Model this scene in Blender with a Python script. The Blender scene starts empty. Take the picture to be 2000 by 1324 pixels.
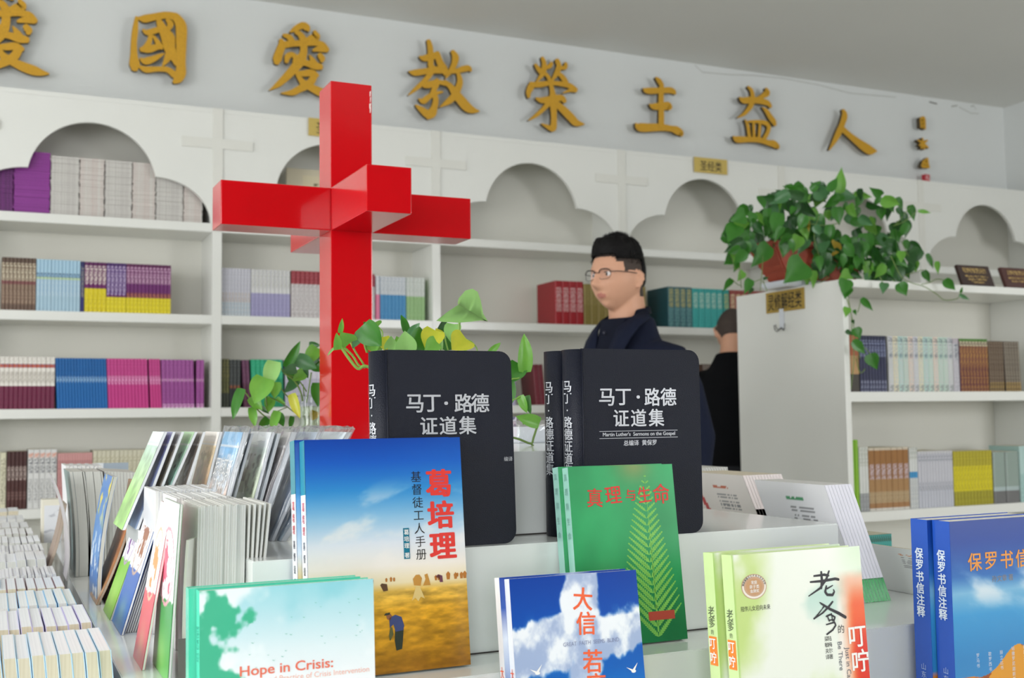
import bpy, bmesh, math, random
import numpy as np
from mathutils import Vector, Matrix, Euler

random.seed(7)
SC = bpy.context.scene
COL = SC.collection
PI = math.pi

# ------------------------------------------------------------------ camera
H = 1.25
FPX, YAW, PITCH, ROLL = 2196.43, .43521, .068194, -.012404
cy_, sy_, cp_, sp_ = math.cos(YAW), math.sin(YAW), math.cos(PITCH), math.sin(PITCH)
FWD = Vector((sy_*cp_, cy_*cp_, sp_))
rt0 = Vector((cy_, -sy_, 0)); up0 = rt0.cross(FWD)
RGT = math.cos(ROLL)*rt0 + math.sin(ROLL)*up0
UPV = -math.sin(ROLL)*rt0 + math.cos(ROLL)*up0
CAM = Vector((0, 0, H))
cd = bpy.data.cameras.new('camera'); cam = bpy.data.objects.new('camera', cd); COL.objects.link(cam)
cd.sensor_width = 36; cd.lens = FPX/2000*36; cd.clip_start = .05
cam.matrix_world = Matrix(((RGT.x, UPV.x, -FWD.x, 0), (RGT.y, UPV.y, -FWD.y, 0), (RGT.z, UPV.z, -FWD.z, H), (0, 0, 0, 1)))
cd.dof.use_dof = True; cd.dof.focus_distance = 1.45; cd.dof.aperture_fstop = 8.5
SC.camera = cam

# ------------------------------------------------------------------ light
wd = bpy.data.worlds.new('world'); SC.world = wd; wd.use_nodes = True
bg = wd.node_tree.nodes['Background']; bg.inputs[0].default_value = (.86, .93, 1, 1); bg.inputs[1].default_value = 1.0
def area(name, loc, rot, sx, sy, power, color):
    l = bpy.data.lights.new(name, 'AREA'); l.shape = 'RECTANGLE'; l.size = sx; l.size_y = sy; l.energy = power; l.color = color
    o = bpy.data.objects.new(name, l); COL.objects.link(o); o.location = loc; o.rotation_euler = rot
    return o
# daylight entering by the windows of the left wall and of the wall behind the camera, plus an added fill lamp there
area('window_or_fill_light', (-2.98, .35, 1.75), (0, -PI/2, 0), 1.9, 2.6, 140, (1, .995, .985))
area('window_or_fill_light', (-2.98, 3.55, 1.75), (0, -PI/2, 0), 1.9, 2.2, 34, (1, .995, .985))
area('window_or_fill_light', (-1.55, -2.98, 1.75), (PI/2, 0, 0), 2.3, 1.9, 82, (.96, .98, 1))
area('window_or_fill_light', (4.85, -2.98, 1.75), (PI/2, 0, 0), 1.8, 1.9, 125, (.98, .99, 1))  # added fill at a made-up window, brightens the right-hand shelves
SC.view_settings.view_transform = 'Standard'; SC.view_settings.look = 'None'
SC.view_settings.exposure = 0.0; SC.view_settings.gamma = 1.0; SC.view_settings.use_curve_mapping = False
SC.cycles.use_denoising = True
SC.cycles.max_bounces = 8; SC.cycles.diffuse_bounces = 5; SC.cycles.transparent_max_bounces = 24
SC.cycles.sample_clamp_indirect = 6

# ------------------------------------------------------------------ helpers: pixel -> point of the room
def ray(px, py): return RGT*((px-1000)/FPX) - UPV*((py-662)/FPX) + FWD
def onY(px, py, y): d = ray(px, py); return CAM + d*(y/d.y)
def onX(px, py, x): d = ray(px, py); return CAM + d*(x/d.x)
def onZ(px, py, z): d = ray(px, py); return CAM + d*((z-H)/d.z)

def lin(c): return c/12.92 if c <= .04045 else ((c+.055)/1.055)**2.4
def rgb(h):
    if isinstance(h, str): h = h.lstrip('#'); h = tuple(int(h[i:i+2], 16)/255 for i in (0, 2, 4))
    return tuple(lin(c) for c in h)+(1,)

MATS = {}
def mat(name, col, rough=.5, metal=0, noise=.04, nscale=30, bump=0, bscale=200, coat=0, spec=.5, trans=0, sub=0):
    if name in MATS: return MATS[name]
    m = bpy.data.materials.new(name); m.use_nodes = True; nt = m.node_tree; b = nt.nodes['Principled BSDF']
    c = rgb(col)
    b.inputs['Roughness'].default_value = rough; b.inputs['Metallic'].default_value = metal
    b.inputs['Coat Weight'].default_value = coat; b.inputs['Coat Roughness'].default_value = .08
    b.inputs['Specular IOR Level'].default_value = spec
    b.inputs['Transmission Weight'].default_value = trans
    b.inputs['Base Color'].default_value = c
    if noise:
        tc = nt.nodes.new('ShaderNodeTexCoord'); n = nt.nodes.new('ShaderNodeTexNoise'); n.inputs['Scale'].default_value = nscale
        n.inputs['Detail'].default_value = 2
        r = nt.nodes.new('ShaderNodeMix'); r.data_type = 'RGBA'
        r.inputs[6].default_value = tuple(max(0, x*(1-noise)) for x in c[:3])+(1,)
        r.inputs[7].default_value = tuple(min(1, x*(1+noise)) for x in c[:3])+(1,)
        nt.links.new(tc.outputs['Object'], n.inputs['Vector']); nt.links.new(n.outputs['Fac'], r.inputs[0]); nt.links.new(r.outputs[2], b.inputs['Base Color'])
    if bump:
        tc2 = nt.nodes.new('ShaderNodeTexCoord'); n2 = nt.nodes.new('ShaderNodeTexNoise'); n2.inputs['Scale'].default_value = bscale; n2.inputs['Detail'].default_value = 3
        bp = nt.nodes.new('ShaderNodeBump'); bp.inputs['Strength'].default_value = bump; bp.inputs['Distance'].default_value = .002
        nt.links.new(tc2.outputs['Object'], n2.inputs['Vector']); nt.links.new(n2.outputs['Fac'], bp.inputs['Height']); nt.links.new(bp.outputs[0], b.inputs['Normal'])
    MATS[name] = m; return m

def pages_mat(name, c1, c2, axis=0, freq=900):
    """fine leaf lines of a block of pages"""
    if name in MATS: return MATS[name]
    m = bpy.data.materials.new(name); m.use_nodes = True; nt = m.node_tree; b = nt.nodes['Principled BSDF']
    tc = nt.nodes.new('ShaderNodeTexCoord'); mp = nt.nodes.new('ShaderNodeMapping'); sc = [3, 3, 3]; sc[axis] = freq
    mp.inputs['Scale'].default_value = sc
    n = nt.nodes.new('ShaderNodeTexNoise'); n.inputs['Scale'].default_value = 1; n.inputs['Detail'].default_value = 1
    r = nt.nodes.new('ShaderNodeMix'); r.data_type = 'RGBA'; r.inputs[6].default_value = rgb(c1); r.inputs[7].default_value = rgb(c2)
    nt.links.new(tc.outputs['Object'], mp.inputs[0]); nt.links.new(mp.outputs[0], n.inputs['Vector']); nt.links.new(n.outputs['Fac'], r.inputs[0])
    nt.links.new(r.outputs[2], b.inputs['Base Color']); b.inputs['Roughness'].default_value = .85; b.inputs['Specular IOR Level'].default_value = .2
    MATS[name] = m; return m

def inkmat(base, ink, sx=260, sz=160, thr=.5):
    """printed lettering too small to read: ink specks on the base colour"""
    name = 'print_%s_%s' % (base.strip('#'), ink.strip('#'))
    if name in MATS: return MATS[name]
    m = bpy.data.materials.new(name); m.use_nodes = True; nt = m.node_tree; b = nt.nodes['Principled BSDF']
    tc = nt.nodes.new('ShaderNodeTexCoord'); mp = nt.nodes.new('ShaderNodeMapping'); mp.inputs['Scale'].default_value = (sx, sx, sz)
    n = nt.nodes.new('ShaderNodeTexNoise'); n.inputs['Scale'].default_value = 1; n.inputs['Detail'].default_value = 0
    cr = nt.nodes.new('ShaderNodeValToRGB'); cr.color_ramp.elements[0].position = thr-.03; cr.color_ramp.elements[1].position = thr+.03
    cr.color_ramp.elements[0].color = rgb(base); cr.color_ramp.elements[1].color = rgb(ink)
    nt.links.new(tc.outputs['Object'], mp.inputs[0]); nt.links.new(mp.outputs[0], n.inputs['Vector']); nt.links.new(n.outputs['Fac'], cr.inputs[0])
    nt.links.new(cr.outputs[0], b.inputs['Base Color']); b.inputs['Roughness'].default_value = .45
    MATS[name] = m; return m

def vcol_mat(name='printed_cover', rough=.3, coat=.12):
    if name in MATS: return MATS[name]
    m = bpy.data.materials.new(name); m.use_nodes = True; nt = m.node_tree; b = nt.nodes['Principled BSDF']
    a = nt.nodes.new('ShaderNodeAttribute'); a.attribute_name = 'Col'
    nt.links.new(a.outputs['Color'], b.inputs['Base Color']); b.inputs['Roughness'].default_value = rough; b.inputs['Coat Weight'].default_value = coat
    b.inputs['Coat Roughness'].default_value = .12
    MATS[name] = m; return m

def glass_mat(name, col=(1, 1, 1), rough=.02, alpha=.02):
    """thin clear film or glass: mostly transparent with a gloss"""
    if name in MATS: return MATS[name]
    m = bpy.data.materials.new(name); m.use_nodes = True; nt = m.node_tree; nt.nodes.clear()
    o = nt.nodes.new('ShaderNodeOutputMaterial'); t = nt.nodes.new('ShaderNodeBsdfTransparent'); t.inputs[0].default_value = (*col, 1)
    g = nt.nodes.new('ShaderNodeBsdfGlossy'); g.inputs['Roughness'].default_value = rough
    fr = nt.nodes.new('ShaderNodeLayerWeight'); fr.inputs[0].default_value = .5
    pw = nt.nodes.new('ShaderNodeMath'); pw.operation = 'POWER'; pw.inputs[1].default_value = 3
    ma = nt.nodes.new('ShaderNodeMath'); ma.operation = 'MULTIPLY_ADD'; ma.inputs[1].default_value = .45; ma.inputs[2].default_value = .05
    mx = nt.nodes.new('ShaderNodeMixShader'); df = nt.nodes.new('ShaderNodeBsdfTranslucent'); df.inputs[0].default_value = (.95, .96, .98, 1); m2 = nt.nodes.new('ShaderNodeMixShader'); m2.inputs[0].default_value = alpha
    nt.links.new(fr.outputs['Facing'], pw.inputs[0]); nt.links.new(pw.outputs[0], ma.inputs[0]); nt.links.new(ma.outputs[0], mx.inputs[0])
    nt.links.new(t.outputs[0], m2.inputs[1]); nt.links.new(df.outputs[0], m2.inputs[2]); nt.links.new(m2.outputs[0], mx.inputs[1]); nt.links.new(g.outputs[0], mx.inputs[2]); nt.links.new(mx.outputs[0], o.inputs[0])
    MATS[name] = m; return m

def obj(name, me, m=None, parent=None, loc=None, rot=None):
    if isinstance(me, bmesh.types.BMesh):
        bm = me; me = bpy.data.meshes.new(name); bm.to_mesh(me); bm.free()
    if m is not None:
        if isinstance(m, (list, tuple)):
            for x in m: me.materials.append(x)
        else: me.materials.append(m)
    o = bpy.data.objects.new(name, me); COL.objects.link(o)
    if parent: o.parent = parent
    if loc is not None: o.location = loc
    if rot is not None: o.rotation_euler = rot
    return o
def tag(o, label, cat, group=None, kind=None):
    o['label'] = label; o['category'] = cat
    if group: o['group'] = group
    if kind: o['kind'] = kind
    return o
def thing(name, label, cat, loc=(0, 0, 0), rot=(0, 0, 0), group=None):
    o = bpy.data.objects.new(name, None); COL.objects.link(o); o.location = loc; o.rotation_euler = rot; o.empty_display_size = .05
    return tag(o, label, cat, group)
def struct(name, me, m): o = obj(name, me, m); o['kind'] = 'structure'; return o

def box(bm, x0, x1, y0, y1, z0, z1, bev=0, mi=0):
    v = [bm.verts.new(p) for p in ((x0, y0, z0), (x1, y0, z0), (x1, y1, z0), (x0, y1, z0), (x0, y0, z1), (x1, y0, z1), (x1, y1, z1), (x0, y1, z1))]
    fs = [bm.faces.new([v[i] for i in f]) for f in ((0, 3, 2, 1), (4, 5, 6, 7), (0, 1, 5, 4), (1, 2, 6, 5), (2, 3, 7, 6), (3, 0, 4, 7))]
    for f in fs: f.material_index = mi
    if bev:
        es = list({e for f in fs for e in f.edges})
        bmesh.ops.bevel(bm, geom=es, offset=bev, segments=2, affect='EDGES', profile=.7)
    return fs
def boxm(x0, x1, y0, y1, z0, z1, bev=0):
    bm = bmesh.new(); box(bm, x0, x1, y0, y1, z0, z1, bev); return bm
def prism(bm, pts, lo, hi, axis='y', mi=0):
    """pts in the plane across the axis; extruded from lo to hi"""
    f3 = {'y': lambda p, t: (p[0], t, p[1]), 'z': lambda p, t: (p[0], p[1], t), 'x': lambda p, t: (t, p[0], p[1])}[axis]
    a = [bm.verts.new(f3(p, lo)) for p in pts]; b = [bm.verts.new(f3(p, hi)) for p in pts]; n = len(pts)
    fs = [bm.faces.new(a), bm.faces.new(b[::-1])]
    for i in range(n): fs.append(bm.faces.new((a[i], b[i], b[(i+1) % n], a[(i+1) % n])))
    for f in fs: f.material_index = mi
    return fs
def fixn(bm): bmesh.ops.recalc_face_normals(bm, faces=bm.faces[:]); return bm
def tube(bm, pts, rad, seg=8, mi=0, cap=True, smooth=True):
    pts = [Vector(p) for p in pts]; n = len(pts); rings = []
    if not isinstance(rad, (list, tuple)): rad = [rad]*n
    ref = None
    for i, p in enumerate(pts):
        t = (pts[min(i+1, n-1)]-pts[max(i-1, 0)]).normalized()
        if ref is None: ref = t.orthogonal().normalized()
        ref = (ref-t*ref.dot(t)).normalized(); b = t.cross(ref)
        rings.append([bm.verts.new(p+(ref*math.cos(a)+b*math.sin(a))*rad[i]) for a in (2*PI*k/seg for k in range(seg))])
    for i in range(n-1):
        for k in range(seg):
            f = bm.faces.new((rings[i][k], rings[i][(k+1) % seg], rings[i+1][(k+1) % seg], rings[i+1][k])); f.smooth = smooth; f.material_index = mi
    if cap:
        for r in (rings[0][::-1], rings[-1]):
            f = bm.faces.new(r); f.material_index = mi
    return bm
def smooth(o):
    for p in o.data.polygons: p.use_smooth = True
    return o

# lettering
_fc = bpy.data.curves.new('font_curve', 'FONT'); _fo = bpy.data.objects.new('font_object', _fc)
_tc = {}
def text_mesh(body, size, bold=0, extr=0, align='CENTER', space=1.0, line=1.0, sx=1.0):
    """vertices array (n,3) and faces, in the XY plane, centred"""
    key = (body, bold, extr, align, space, line)
    if key not in _tc:
        if _fo.name not in COL.objects: COL.objects.link(_fo)
        _fc.body = body; _fc.size = 1; _fc.offset = bold; _fc.extrude = extr; _fc.align_x = align; _fc.space_character = space; _fc.space_line = line; _fc.resolution_u = 3
        dg = bpy.context.evaluated_depsgraph_get(); dg.update()
        me = bpy.data.meshes.new_from_object(_fo.evaluated_get(dg))
        v = np.array([q.co[:] for q in me.vertices]).reshape(-1, 3); f = [tuple(p.vertices) for p in me.polygons]
        bpy.data.meshes.remove(me)
        if len(v):
            v[:, 1] -= (v[:, 1].max()+v[:, 1].min())/2
            if align == 'CENTER': v[:, 0] -= (v[:, 0].max()+v[:, 0].min())/2
            else: v[:, 0] -= v[:, 0].min()
        _tc[key] = (v, f)
    v, f = _tc[key]; v = v*size; v[:, 0] *= sx
    return v, f
def glyphs(name, items, m, parent, face='front', off=.0006):
    """items: (text, x, z, size[, bold[, sx[, turn]]]) laid on the front (x,z) or on the spine (y,z) of a book"""
    V = []; F = []
    for it in items:
        body, x, z, size = it[:4]; bold = it[4] if len(it) > 4 else 0; sx = it[5] if len(it) > 5 else 1; turn = it[6] if len(it) > 6 else 0
        v, f = text_mesh(body, size, 0, sx=sx)
        if turn:
            c, s = math.cos(turn), math.sin(turn); v = np.stack([v[:, 0]*c-v[:, 1]*s, v[:, 0]*s+v[:, 1]*c, v[:, 2]], 1)
        e = bold*size*.9
        for q_, (ex, ez) in enumerate(((0, 0), (e, 0), (-e, 0), (0, e*.6), (0, -e*.6), (e*.7, e*.5), (-e*.7, e*.5), (e*.7, -e*.5), (-e*.7, -e*.5)) if bold > .004 else ((0, 0),)):
            b = sum(len(a) for a in V); o_ = off+.000015*q_
            if face == 'front': w = np.stack([v[:, 0]+x+ex, -o_-v[:, 2], v[:, 1]+z+ez], 1)
            else: w = np.stack([np.full(len(v), -o_), x-v[:, 0]+ex, v[:, 1]+z+ez], 1)
            V.append(w); F += [tuple(i+b for i in q) for q in f]
    me = bpy.data.meshes.new(name); me.from_pydata(np.concatenate(V).tolist(), [], F); me.update()
    return obj(name, me, m, parent)

ONES = 'zeroth first second third fourth fifth sixth seventh eighth ninth tenth eleventh twelfth thirteenth fourteenth fifteenth sixteenth seventeenth eighteenth nineteenth twentieth'.split()
def nth(i):
    if i <= 20: return ONES[i]
    t = {2: 'twenty', 3: 'thirty', 4: 'forty'}[i//10]
    return (t+'-'+ONES[i % 10]) if i % 10 else {3: 'thirtieth', 4: 'fortieth'}[i//10]

# noise for printed pictures
def vnoise(x, y, seed=0):
    r = np.random.RandomState(seed); T = r.rand(64, 64)
    xi = np.floor(x).astype(int); yi = np.floor(y).astype(int); fx = x-xi; fy = y-yi
    fx = fx*fx*(3-2*fx); fy = fy*fy*(3-2*fy)
    g = lambda a, b: T[a % 64, b % 64]
    return (g(xi, yi)*(1-fx)+g(xi+1, yi)*fx)*(1-fy)+(g(xi, yi+1)*(1-fx)+g(xi+1, yi+1)*fx)*fy
def fbm(x, y, seed=0, o=5):
    s = 0; a = .5
    for i in range(o): s = s+a*vnoise(x*2**i, y*2**i, seed+i); a *= .5
    return s/(1-.5**o)
def sstep(a, b, x): t = np.clip((x-a)/(b-a), 0, 1); return t*t*(3-2*t)
def C3(h): return np.array([int(h[i:i+2], 16)/255 for i in (1, 3, 5)])
def ramp(t, stops):
    ps = [s[0] for s in stops]; cs = np.array([C3(s[1]) for s in stops])
    return np.stack([np.interp(t, ps, cs[:, i]) for i in range(3)], -1)
def mixc(a, b, t): return a*(1-t[..., None])+b*t[..., None]
def art(name, w, h, nx, nz, fn, parent, y=-.0003, m=None, plane='front'):
    """a printed picture: fine grid whose points carry the ink colours"""
    U, V = np.meshgrid(np.linspace(0, 1, nx), np.linspace(0, 1, nz))
    c = np.clip(fn(U, V), 0, 1); c = np.where(c <= .04045, c/12.92, ((c+.055)/1.055)**2.4)
    if plane == 'front': P = np.stack([U*w, np.full_like(U, y), V*h], -1).reshape(-1, 3)
    else: P = np.stack([np.full_like(U, y), (1-U)*w, V*h], -1).reshape(-1, 3)     # seen from -x
    i = np.arange(nx*nz).reshape(nz, nx)
    F = np.stack([i[:-1, :-1], i[:-1, 1:], i[1:, 1:], i[1:, :-1]], -1).reshape(-1, 4)
    me = bpy.data.meshes.new(name); me.from_pydata(P.tolist(), [], F.tolist())
    at = me.color_attributes.new('Col', 'FLOAT_COLOR', 'POINT')
    at.data.foreach_set('color', np.concatenate([c.reshape(-1, 3), np.ones((nx*nz, 1))], 1).ravel().astype(np.float32))
    me.update()
    return obj(name, me, m or vcol_mat(), parent)

# ------------------------------------------------------------------ room shell
WALL_Y, RIGHT_X, CEIL = 5.13, 5.90, 3.192
M_wall = mat('wall_plaster', '#dadddc', .8, noise=.02, nscale=3, bump=.15, bscale=60)
M_ceil = mat('ceiling_paint', '#dcdcd8', .9, noise=.02, nscale=1.5)
M_cab = mat('white_lacquer', '#e6e7e2', .28, noise=.015, nscale=4, coat=.15)
M_cabin = mat('white_lacquer_inside', '#e2e1d8', .42, noise=.02, nscale=3)
M_trim = mat('white_trim', '#e0e0d9', .4, noise=.02)
M_stand = mat('stand_lacquer', '#e6eae8', .16, noise=.015, nscale=3, coat=.4)
M_stand_side = M_stand
def floor_mat():
    m = bpy.data.materials.new('floor_tiles'); m.use_nodes = True; nt = m.node_tree; b = nt.nodes['Principled BSDF']
    tc = nt.nodes.new('ShaderNodeTexCoord'); br = nt.nodes.new('ShaderNodeTexBrick'); br.offset = 0
    br.inputs['Scale'].default_value = 1; br.inputs['Brick Width'].default_value = .6; br.inputs['Row Height'].default_value = .6; br.inputs['Mortar Size'].default_value = .003
    br.inputs['Color1'].default_value = rgb('#d8d4ca'); br.inputs['Color2'].default_value = rgb('#d2cec4'); br.inputs['Mortar'].default_value = rgb('#a8a398')
    nt.links.new(tc.outputs['Object'], br.inputs[0]); nt.links.new(br.outputs[0], b.inputs['Base Color']); b.inputs['Roughness'].default_value = .25
    return m
struct('floor', boxm(-3.1, 6, -3.1, 5.3, -.1, 0), floor_mat())
struct('ceiling', boxm(-3.1, 6, -3.1, 5.3, CEIL, CEIL+.1), M_ceil)
struct('wall_back', boxm(-3.1, 6.0, WALL_Y, WALL_Y+.15, 0, CEIL), M_wall)
struct('wall_right', boxm(RIGHT_X, RIGHT_X+.15, -3.1, WALL_Y, 0, CEIL), M_wall)
M_wallf = mat('dark_unseen_wall', '#5e5348', .7, noise=.1, nscale=4)  # unseen wall, coloured dark so glossy fronts reflect less light
def wall_with_windows(name, holes, L0, L1, axis, pos):
    bm = bmesh.new(); z0, z1 = .8, 2.7
    def seg(a, b, c, d):
        if axis == 'x': box(bm, pos-.12, pos, a, b, c, d)
        else: box(bm, a, b, pos-.12, pos, c, d)
    c = L0
    for a, b in holes: seg(c, a, 0, CEIL); seg(a, b, 0, z0); seg(a, b, z1, CEIL); c = b
    seg(c, L1, 0, CEIL)
    return struct(name, bm, M_wall if axis == 'x' else M_wallf)
wall_with_windows('wall_left', [(-.95, 1.65), (2.45, 4.65)], -3.1, 5.13, 'x', -2.9)
wall_with_windows('wall_front', [(-2.7, -.4), (3.95, 5.75)], -2.9, 5.9, 'y', -2.9)
M_glass = glass_mat('window_glass')
def window(n, a, b, axis):
    bm = bmesh.new(); z0, z1 = .8, 2.7; m = (a+b)/2; t = .05
    for c0, c1, d0, d1 in ((a, b, z0, z0+t), (a, b, z1-t, z1), (a, a+t, z0+t, z1-t), (b-t, b, z0+t, z1-t), (m-t/2, m+t/2, z0+t, z1-t)):
        if axis == 'x': box(bm, -2.99, -2.93, c0, c1, d0, d1)
        else: box(bm, c0, c1, -2.99, -2.93, d0, d1)
    w = struct('window_%d' % n, bm, M_trim)
    g = boxm(-2.965, -2.96, a+t, b-t, z0+t, z1-t) if axis == 'x' else boxm(a+t, b-t, -2.965, -2.96, z0+t, z1-t)
    obj('pane', g, M_glass, w)
window(1, -.95, 1.65, 'x'); window(2, 2.45, 4.65, 'x'); window(3, -2.7, -.4, 'y'); window(4, 3.95, 5.75, 'y')  # last window is unseen, added to brighten the right side
# hairline crack and scuffs under the ceiling edge
def crackline(pts, name, w=.0022, m=None):
    bm = bmesh.new()
    for (a, b) in zip(pts[:-1], pts[1:]):
        a = onY(a[0], a[1], WALL_Y-.0012); b = onY(b[0], b[1], WALL_Y-.0012)
        v = [bm.verts.new(p) for p in (a+Vector((0, 0, w)), a-Vector((0, 0, w)), b-Vector((0, 0, w)), b+Vector((0, 0, w)))]; bm.faces.new(v[::-1])
    o = obj(name, bm, m, bpy.data.objects['wall_back'])
M_crack = mat('old_putty', '#a9aaa3', .9, noise=.2)
crackline([(1357, 127), (1372, 141), (1428, 146), (1470, 147), (1530, 153), (1600, 166), (1622, 172), (1660, 182), (1750, 190)], 'crack', .0018, M_crack)
crackline([(1815, 199), (1830, 203)], 'scuff', .004, mat('scuff_grey', '#6b6a66', .9)); crackline([(1858, 208), (1870, 206)], 'scuff', .004, M_crack)
crackline([(1896, 208), (1902, 206), (1906, 214)], 'scuff', .003, M_crack); crackline([(1873, 209), (1896, 221), (1912, 222)], 'crack', .002, M_crack)

# ------------------------------------------------------------------ gilt characters on the wall (brush strokes with a body of their own)
M_gold = mat('gilt_glitter', '#cf9c22', .5, metal=.1, noise=.35, nscale=260, bump=.5, bscale=400)
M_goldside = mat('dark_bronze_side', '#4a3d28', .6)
def stroke_outline(pts):
    """pts (x,z,w) in metres -> smooth outline"""
    P = []; n = len(pts)
    for i in range(n-1):
        p0, p1, p2, p3 = (np.array(pts[max(i-1, 0)]), np.array(pts[i]), np.array(pts[i+1]), np.array(pts[min(i+2, n-1)]))
        for k in range(4):
            t = k/4; P.append(.5*((2*p1)+(-p0+p2)*t+(2*p0-5*p1+4*p2-p3)*t*t+(-p0+3*p1-3*p2+p3)*t**3))
    P.append(np.array(pts[-1])); P = np.array(P); P[:, 2] = np.maximum(P[:, 2], .004)
    d = np.gradient(P[:, :2], axis=0); d /= np.linalg.norm(d, axis=1)[:, None]+1e-9; nn = np.stack([-d[:, 1], d[:, 0]], 1)
    L = P[:, :2]+nn*P[:, 2:3]/2; R = P[:, :2]-nn*P[:, 2:3]/2
    def capp(c, dr, w): return [c+dr*w*.5*s+np.array([-dr[1], dr[0]])*w*.5*q for s, q in ((.62, .78), (.86, .0), (.62, -.78))]
    end = capp(P[-1, :2], d[-1], P[-1, 2]); st = capp(P[0, :2], -d[0], P[0, 2])
    return L, R, end, st
def character(name, label, strokes, ox, oy, sc, shift=(0, 0), yf=5.062, thick=.022, mtop=None, scale=1.0):
    bm = bmesh.new(); k = 0
    for s in strokes:
        if scale != 1.0: s = [(x*scale, y*scale, w*scale) for x, y, w in s]
        pts = []
        for x, y, w in s:
            p = onY(ox+x/sc, oy+y/sc, yf); q = onY(ox+x/sc, oy+(y+w/2)/sc, yf); q2 = onY(ox+x/sc, oy+(y-w/2)/sc, yf)
            pts.append((p.x+shift[0], p.z+shift[1], abs(q2.z-q.z)*1.02))
        L, R, end, st = stroke_outline(pts)
        y0 = yf+k*.00025; k += 1; rows = [(st[0], st[2])]; n = len(L)
        def strip(quads):
            for a, b, c, d in quads:
                try:
                    v = [bm.verts.new((p[0], y0, p[1])) for p in (a, b, c, d)]; bm.faces.new(v)
                except ValueError: pass
        strip([(L[i], L[i+1], R[i+1], R[i]) for i in range(n-1)])
        strip([(L[-1], end[0], end[2], R[-1]), (R[0], st[0], st[2], L[0])])
        for tri in ((end[0], end[1], end[2]), (st[0], st[1], st[2])):
            bm.faces.new([bm.verts.new((p[0], y0, p[1])) for p in tri])
        out = list(L)+end+list(R[::-1])+st
        for i in range(len(out)):
            a, b = out[i], out[(i+1) % len(out)]
            f = bm.faces.new([bm.verts.new(p) for p in ((a[0], y0, a[1]), (b[0], y0, b[1]), (b[0], y0+thick, b[1]), (a[0], y0+thick, a[1]))]); f.material_index = 1
    # standoff pins to the wall
    o = obj(name, bm, [mtop or M_gold, M_goldside]); tag(o, label, 'wall lettering', 'gilt calligraphy on the wall')
    return o
KUO = [[(222,200,50),(200,400,90),(180,600,90),(180,800,110),(190,950,160),(190,1020,110)],[(270,210,60),(350,220,120),(500,190,110),(700,160,110),(860,190,130)],
[(860,190,130),(940,330,170),(945,600,160),(940,900,140),(935,1100,160),(880,1200,130),(830,1240,60)],[(290,1000,60),(380,1040,100),(550,1030,80),(720,1040,90),(830,1120,110)],
[(330,400,40),(400,440,90),(550,400,90),(700,370,70)],[(560,200,50),(620,330,130),(680,480,140),(740,640,180),(790,800,150),(830,870,100),(860,950,60)],
[(720,240,60),(770,300,100),(740,380,60),(690,420,40)],[(760,440,60),(790,520,100),(770,700,120),(720,860,100),(640,980,20)],
[(450,470,60),(430,580,80),(370,680,90),(300,710,70)],[(500,500,40),(560,590,80),(610,670,80)],[(300,720,60),(420,710,110),(560,670,90),(630,690,50)],[(290,860,40),(360,900,110),(480,870,100),(600,810,60),(665,780,20)]]
AI = [[(370,250,30),(450,200,80),(560,150,100),(620,190,110),(640,220,60)],[(270,300,50),(350,330,90),(400,400,90)],[(460,260,60),(520,290,90),(570,370,110)],
[(740,250,60),(760,320,130),(680,340,80),(600,380,50)],[(230,380,70),(240,450,110),(200,560,120),(170,660,130),(160,710,90)],[(240,450,110),(380,430,90),(560,420,90),(760,420,80),(850,450,110),(920,520,90)],
[(900,530,60),(800,510,80),(720,530,40)],[(310,700,60),(330,620,90),(400,590,70),(470,660,100)],[(570,400,110),(570,560,110),(520,680,150),(430,800,130),(300,940,110),(180,1050,80),(50,1135,10)],
[(450,700,110),(600,720,90),(740,760,120),(830,780,90)],[(660,600,20),(710,680,80),(760,760,100)],[(820,600,80),(850,650,100),(850,690,60)],
[(450,870,40),(560,880,90),(700,870,100),(780,910,60)],[(480,900,60),(540,990,90),(600,1060,110)],[(740,900,100),(690,1000,110),(600,1070,110),(500,1120,100),(400,1170,90),(235,1180,20)],
[(560,1020,110),(680,1090,110),(800,1150,130),(930,1200,130),(1030,1230,80),(1110,1240,20)]]
JIAO = [[(370,80,70),(390,160,85),(400,300,90),(400,450,90)],[(240,320,40),(300,340,90),(420,310,100),(500,290,90)],[(500,270,90),(540,400,110),(600,500,120),(630,560,100)],
[(70,540,20),(150,560,90),(300,540,90),(450,520,100),(560,520,100),(640,540,60)],[(440,480,90),(380,600,80),(280,710,70),(180,800,60),(60,900,15)],
[(300,760,60),(380,740,100),(480,690,60)],[(490,650,30),(540,700,60),(640,720,80)],[(500,720,80),(450,820,80),(420,870,60)],[(225,960,30),(290,990,90),(380,920,80),(480,870,60),(580,850,30)],
[(450,870,90),(480,960,90),(460,1080,100),(420,1170,140),(360,1220,100)],[(170,1050,20),(240,1100,80),(340,1180,120),(400,1210,90)],
[(740,240,70),(780,320,110),(760,430,90),(700,540,70),(630,640,20)],[(700,540,60),(800,530,70),(900,500,90),(980,490,90),(1010,520,50)],
[(820,560,60),(850,680,90),(820,800,100),(770,900,100),(680,990,90),(540,1080,15)],[(620,700,70),(700,760,90),(780,870,130),(860,970,150),(960,1080,150),(1060,1130,90),(1140,1140,20)]]
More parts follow.
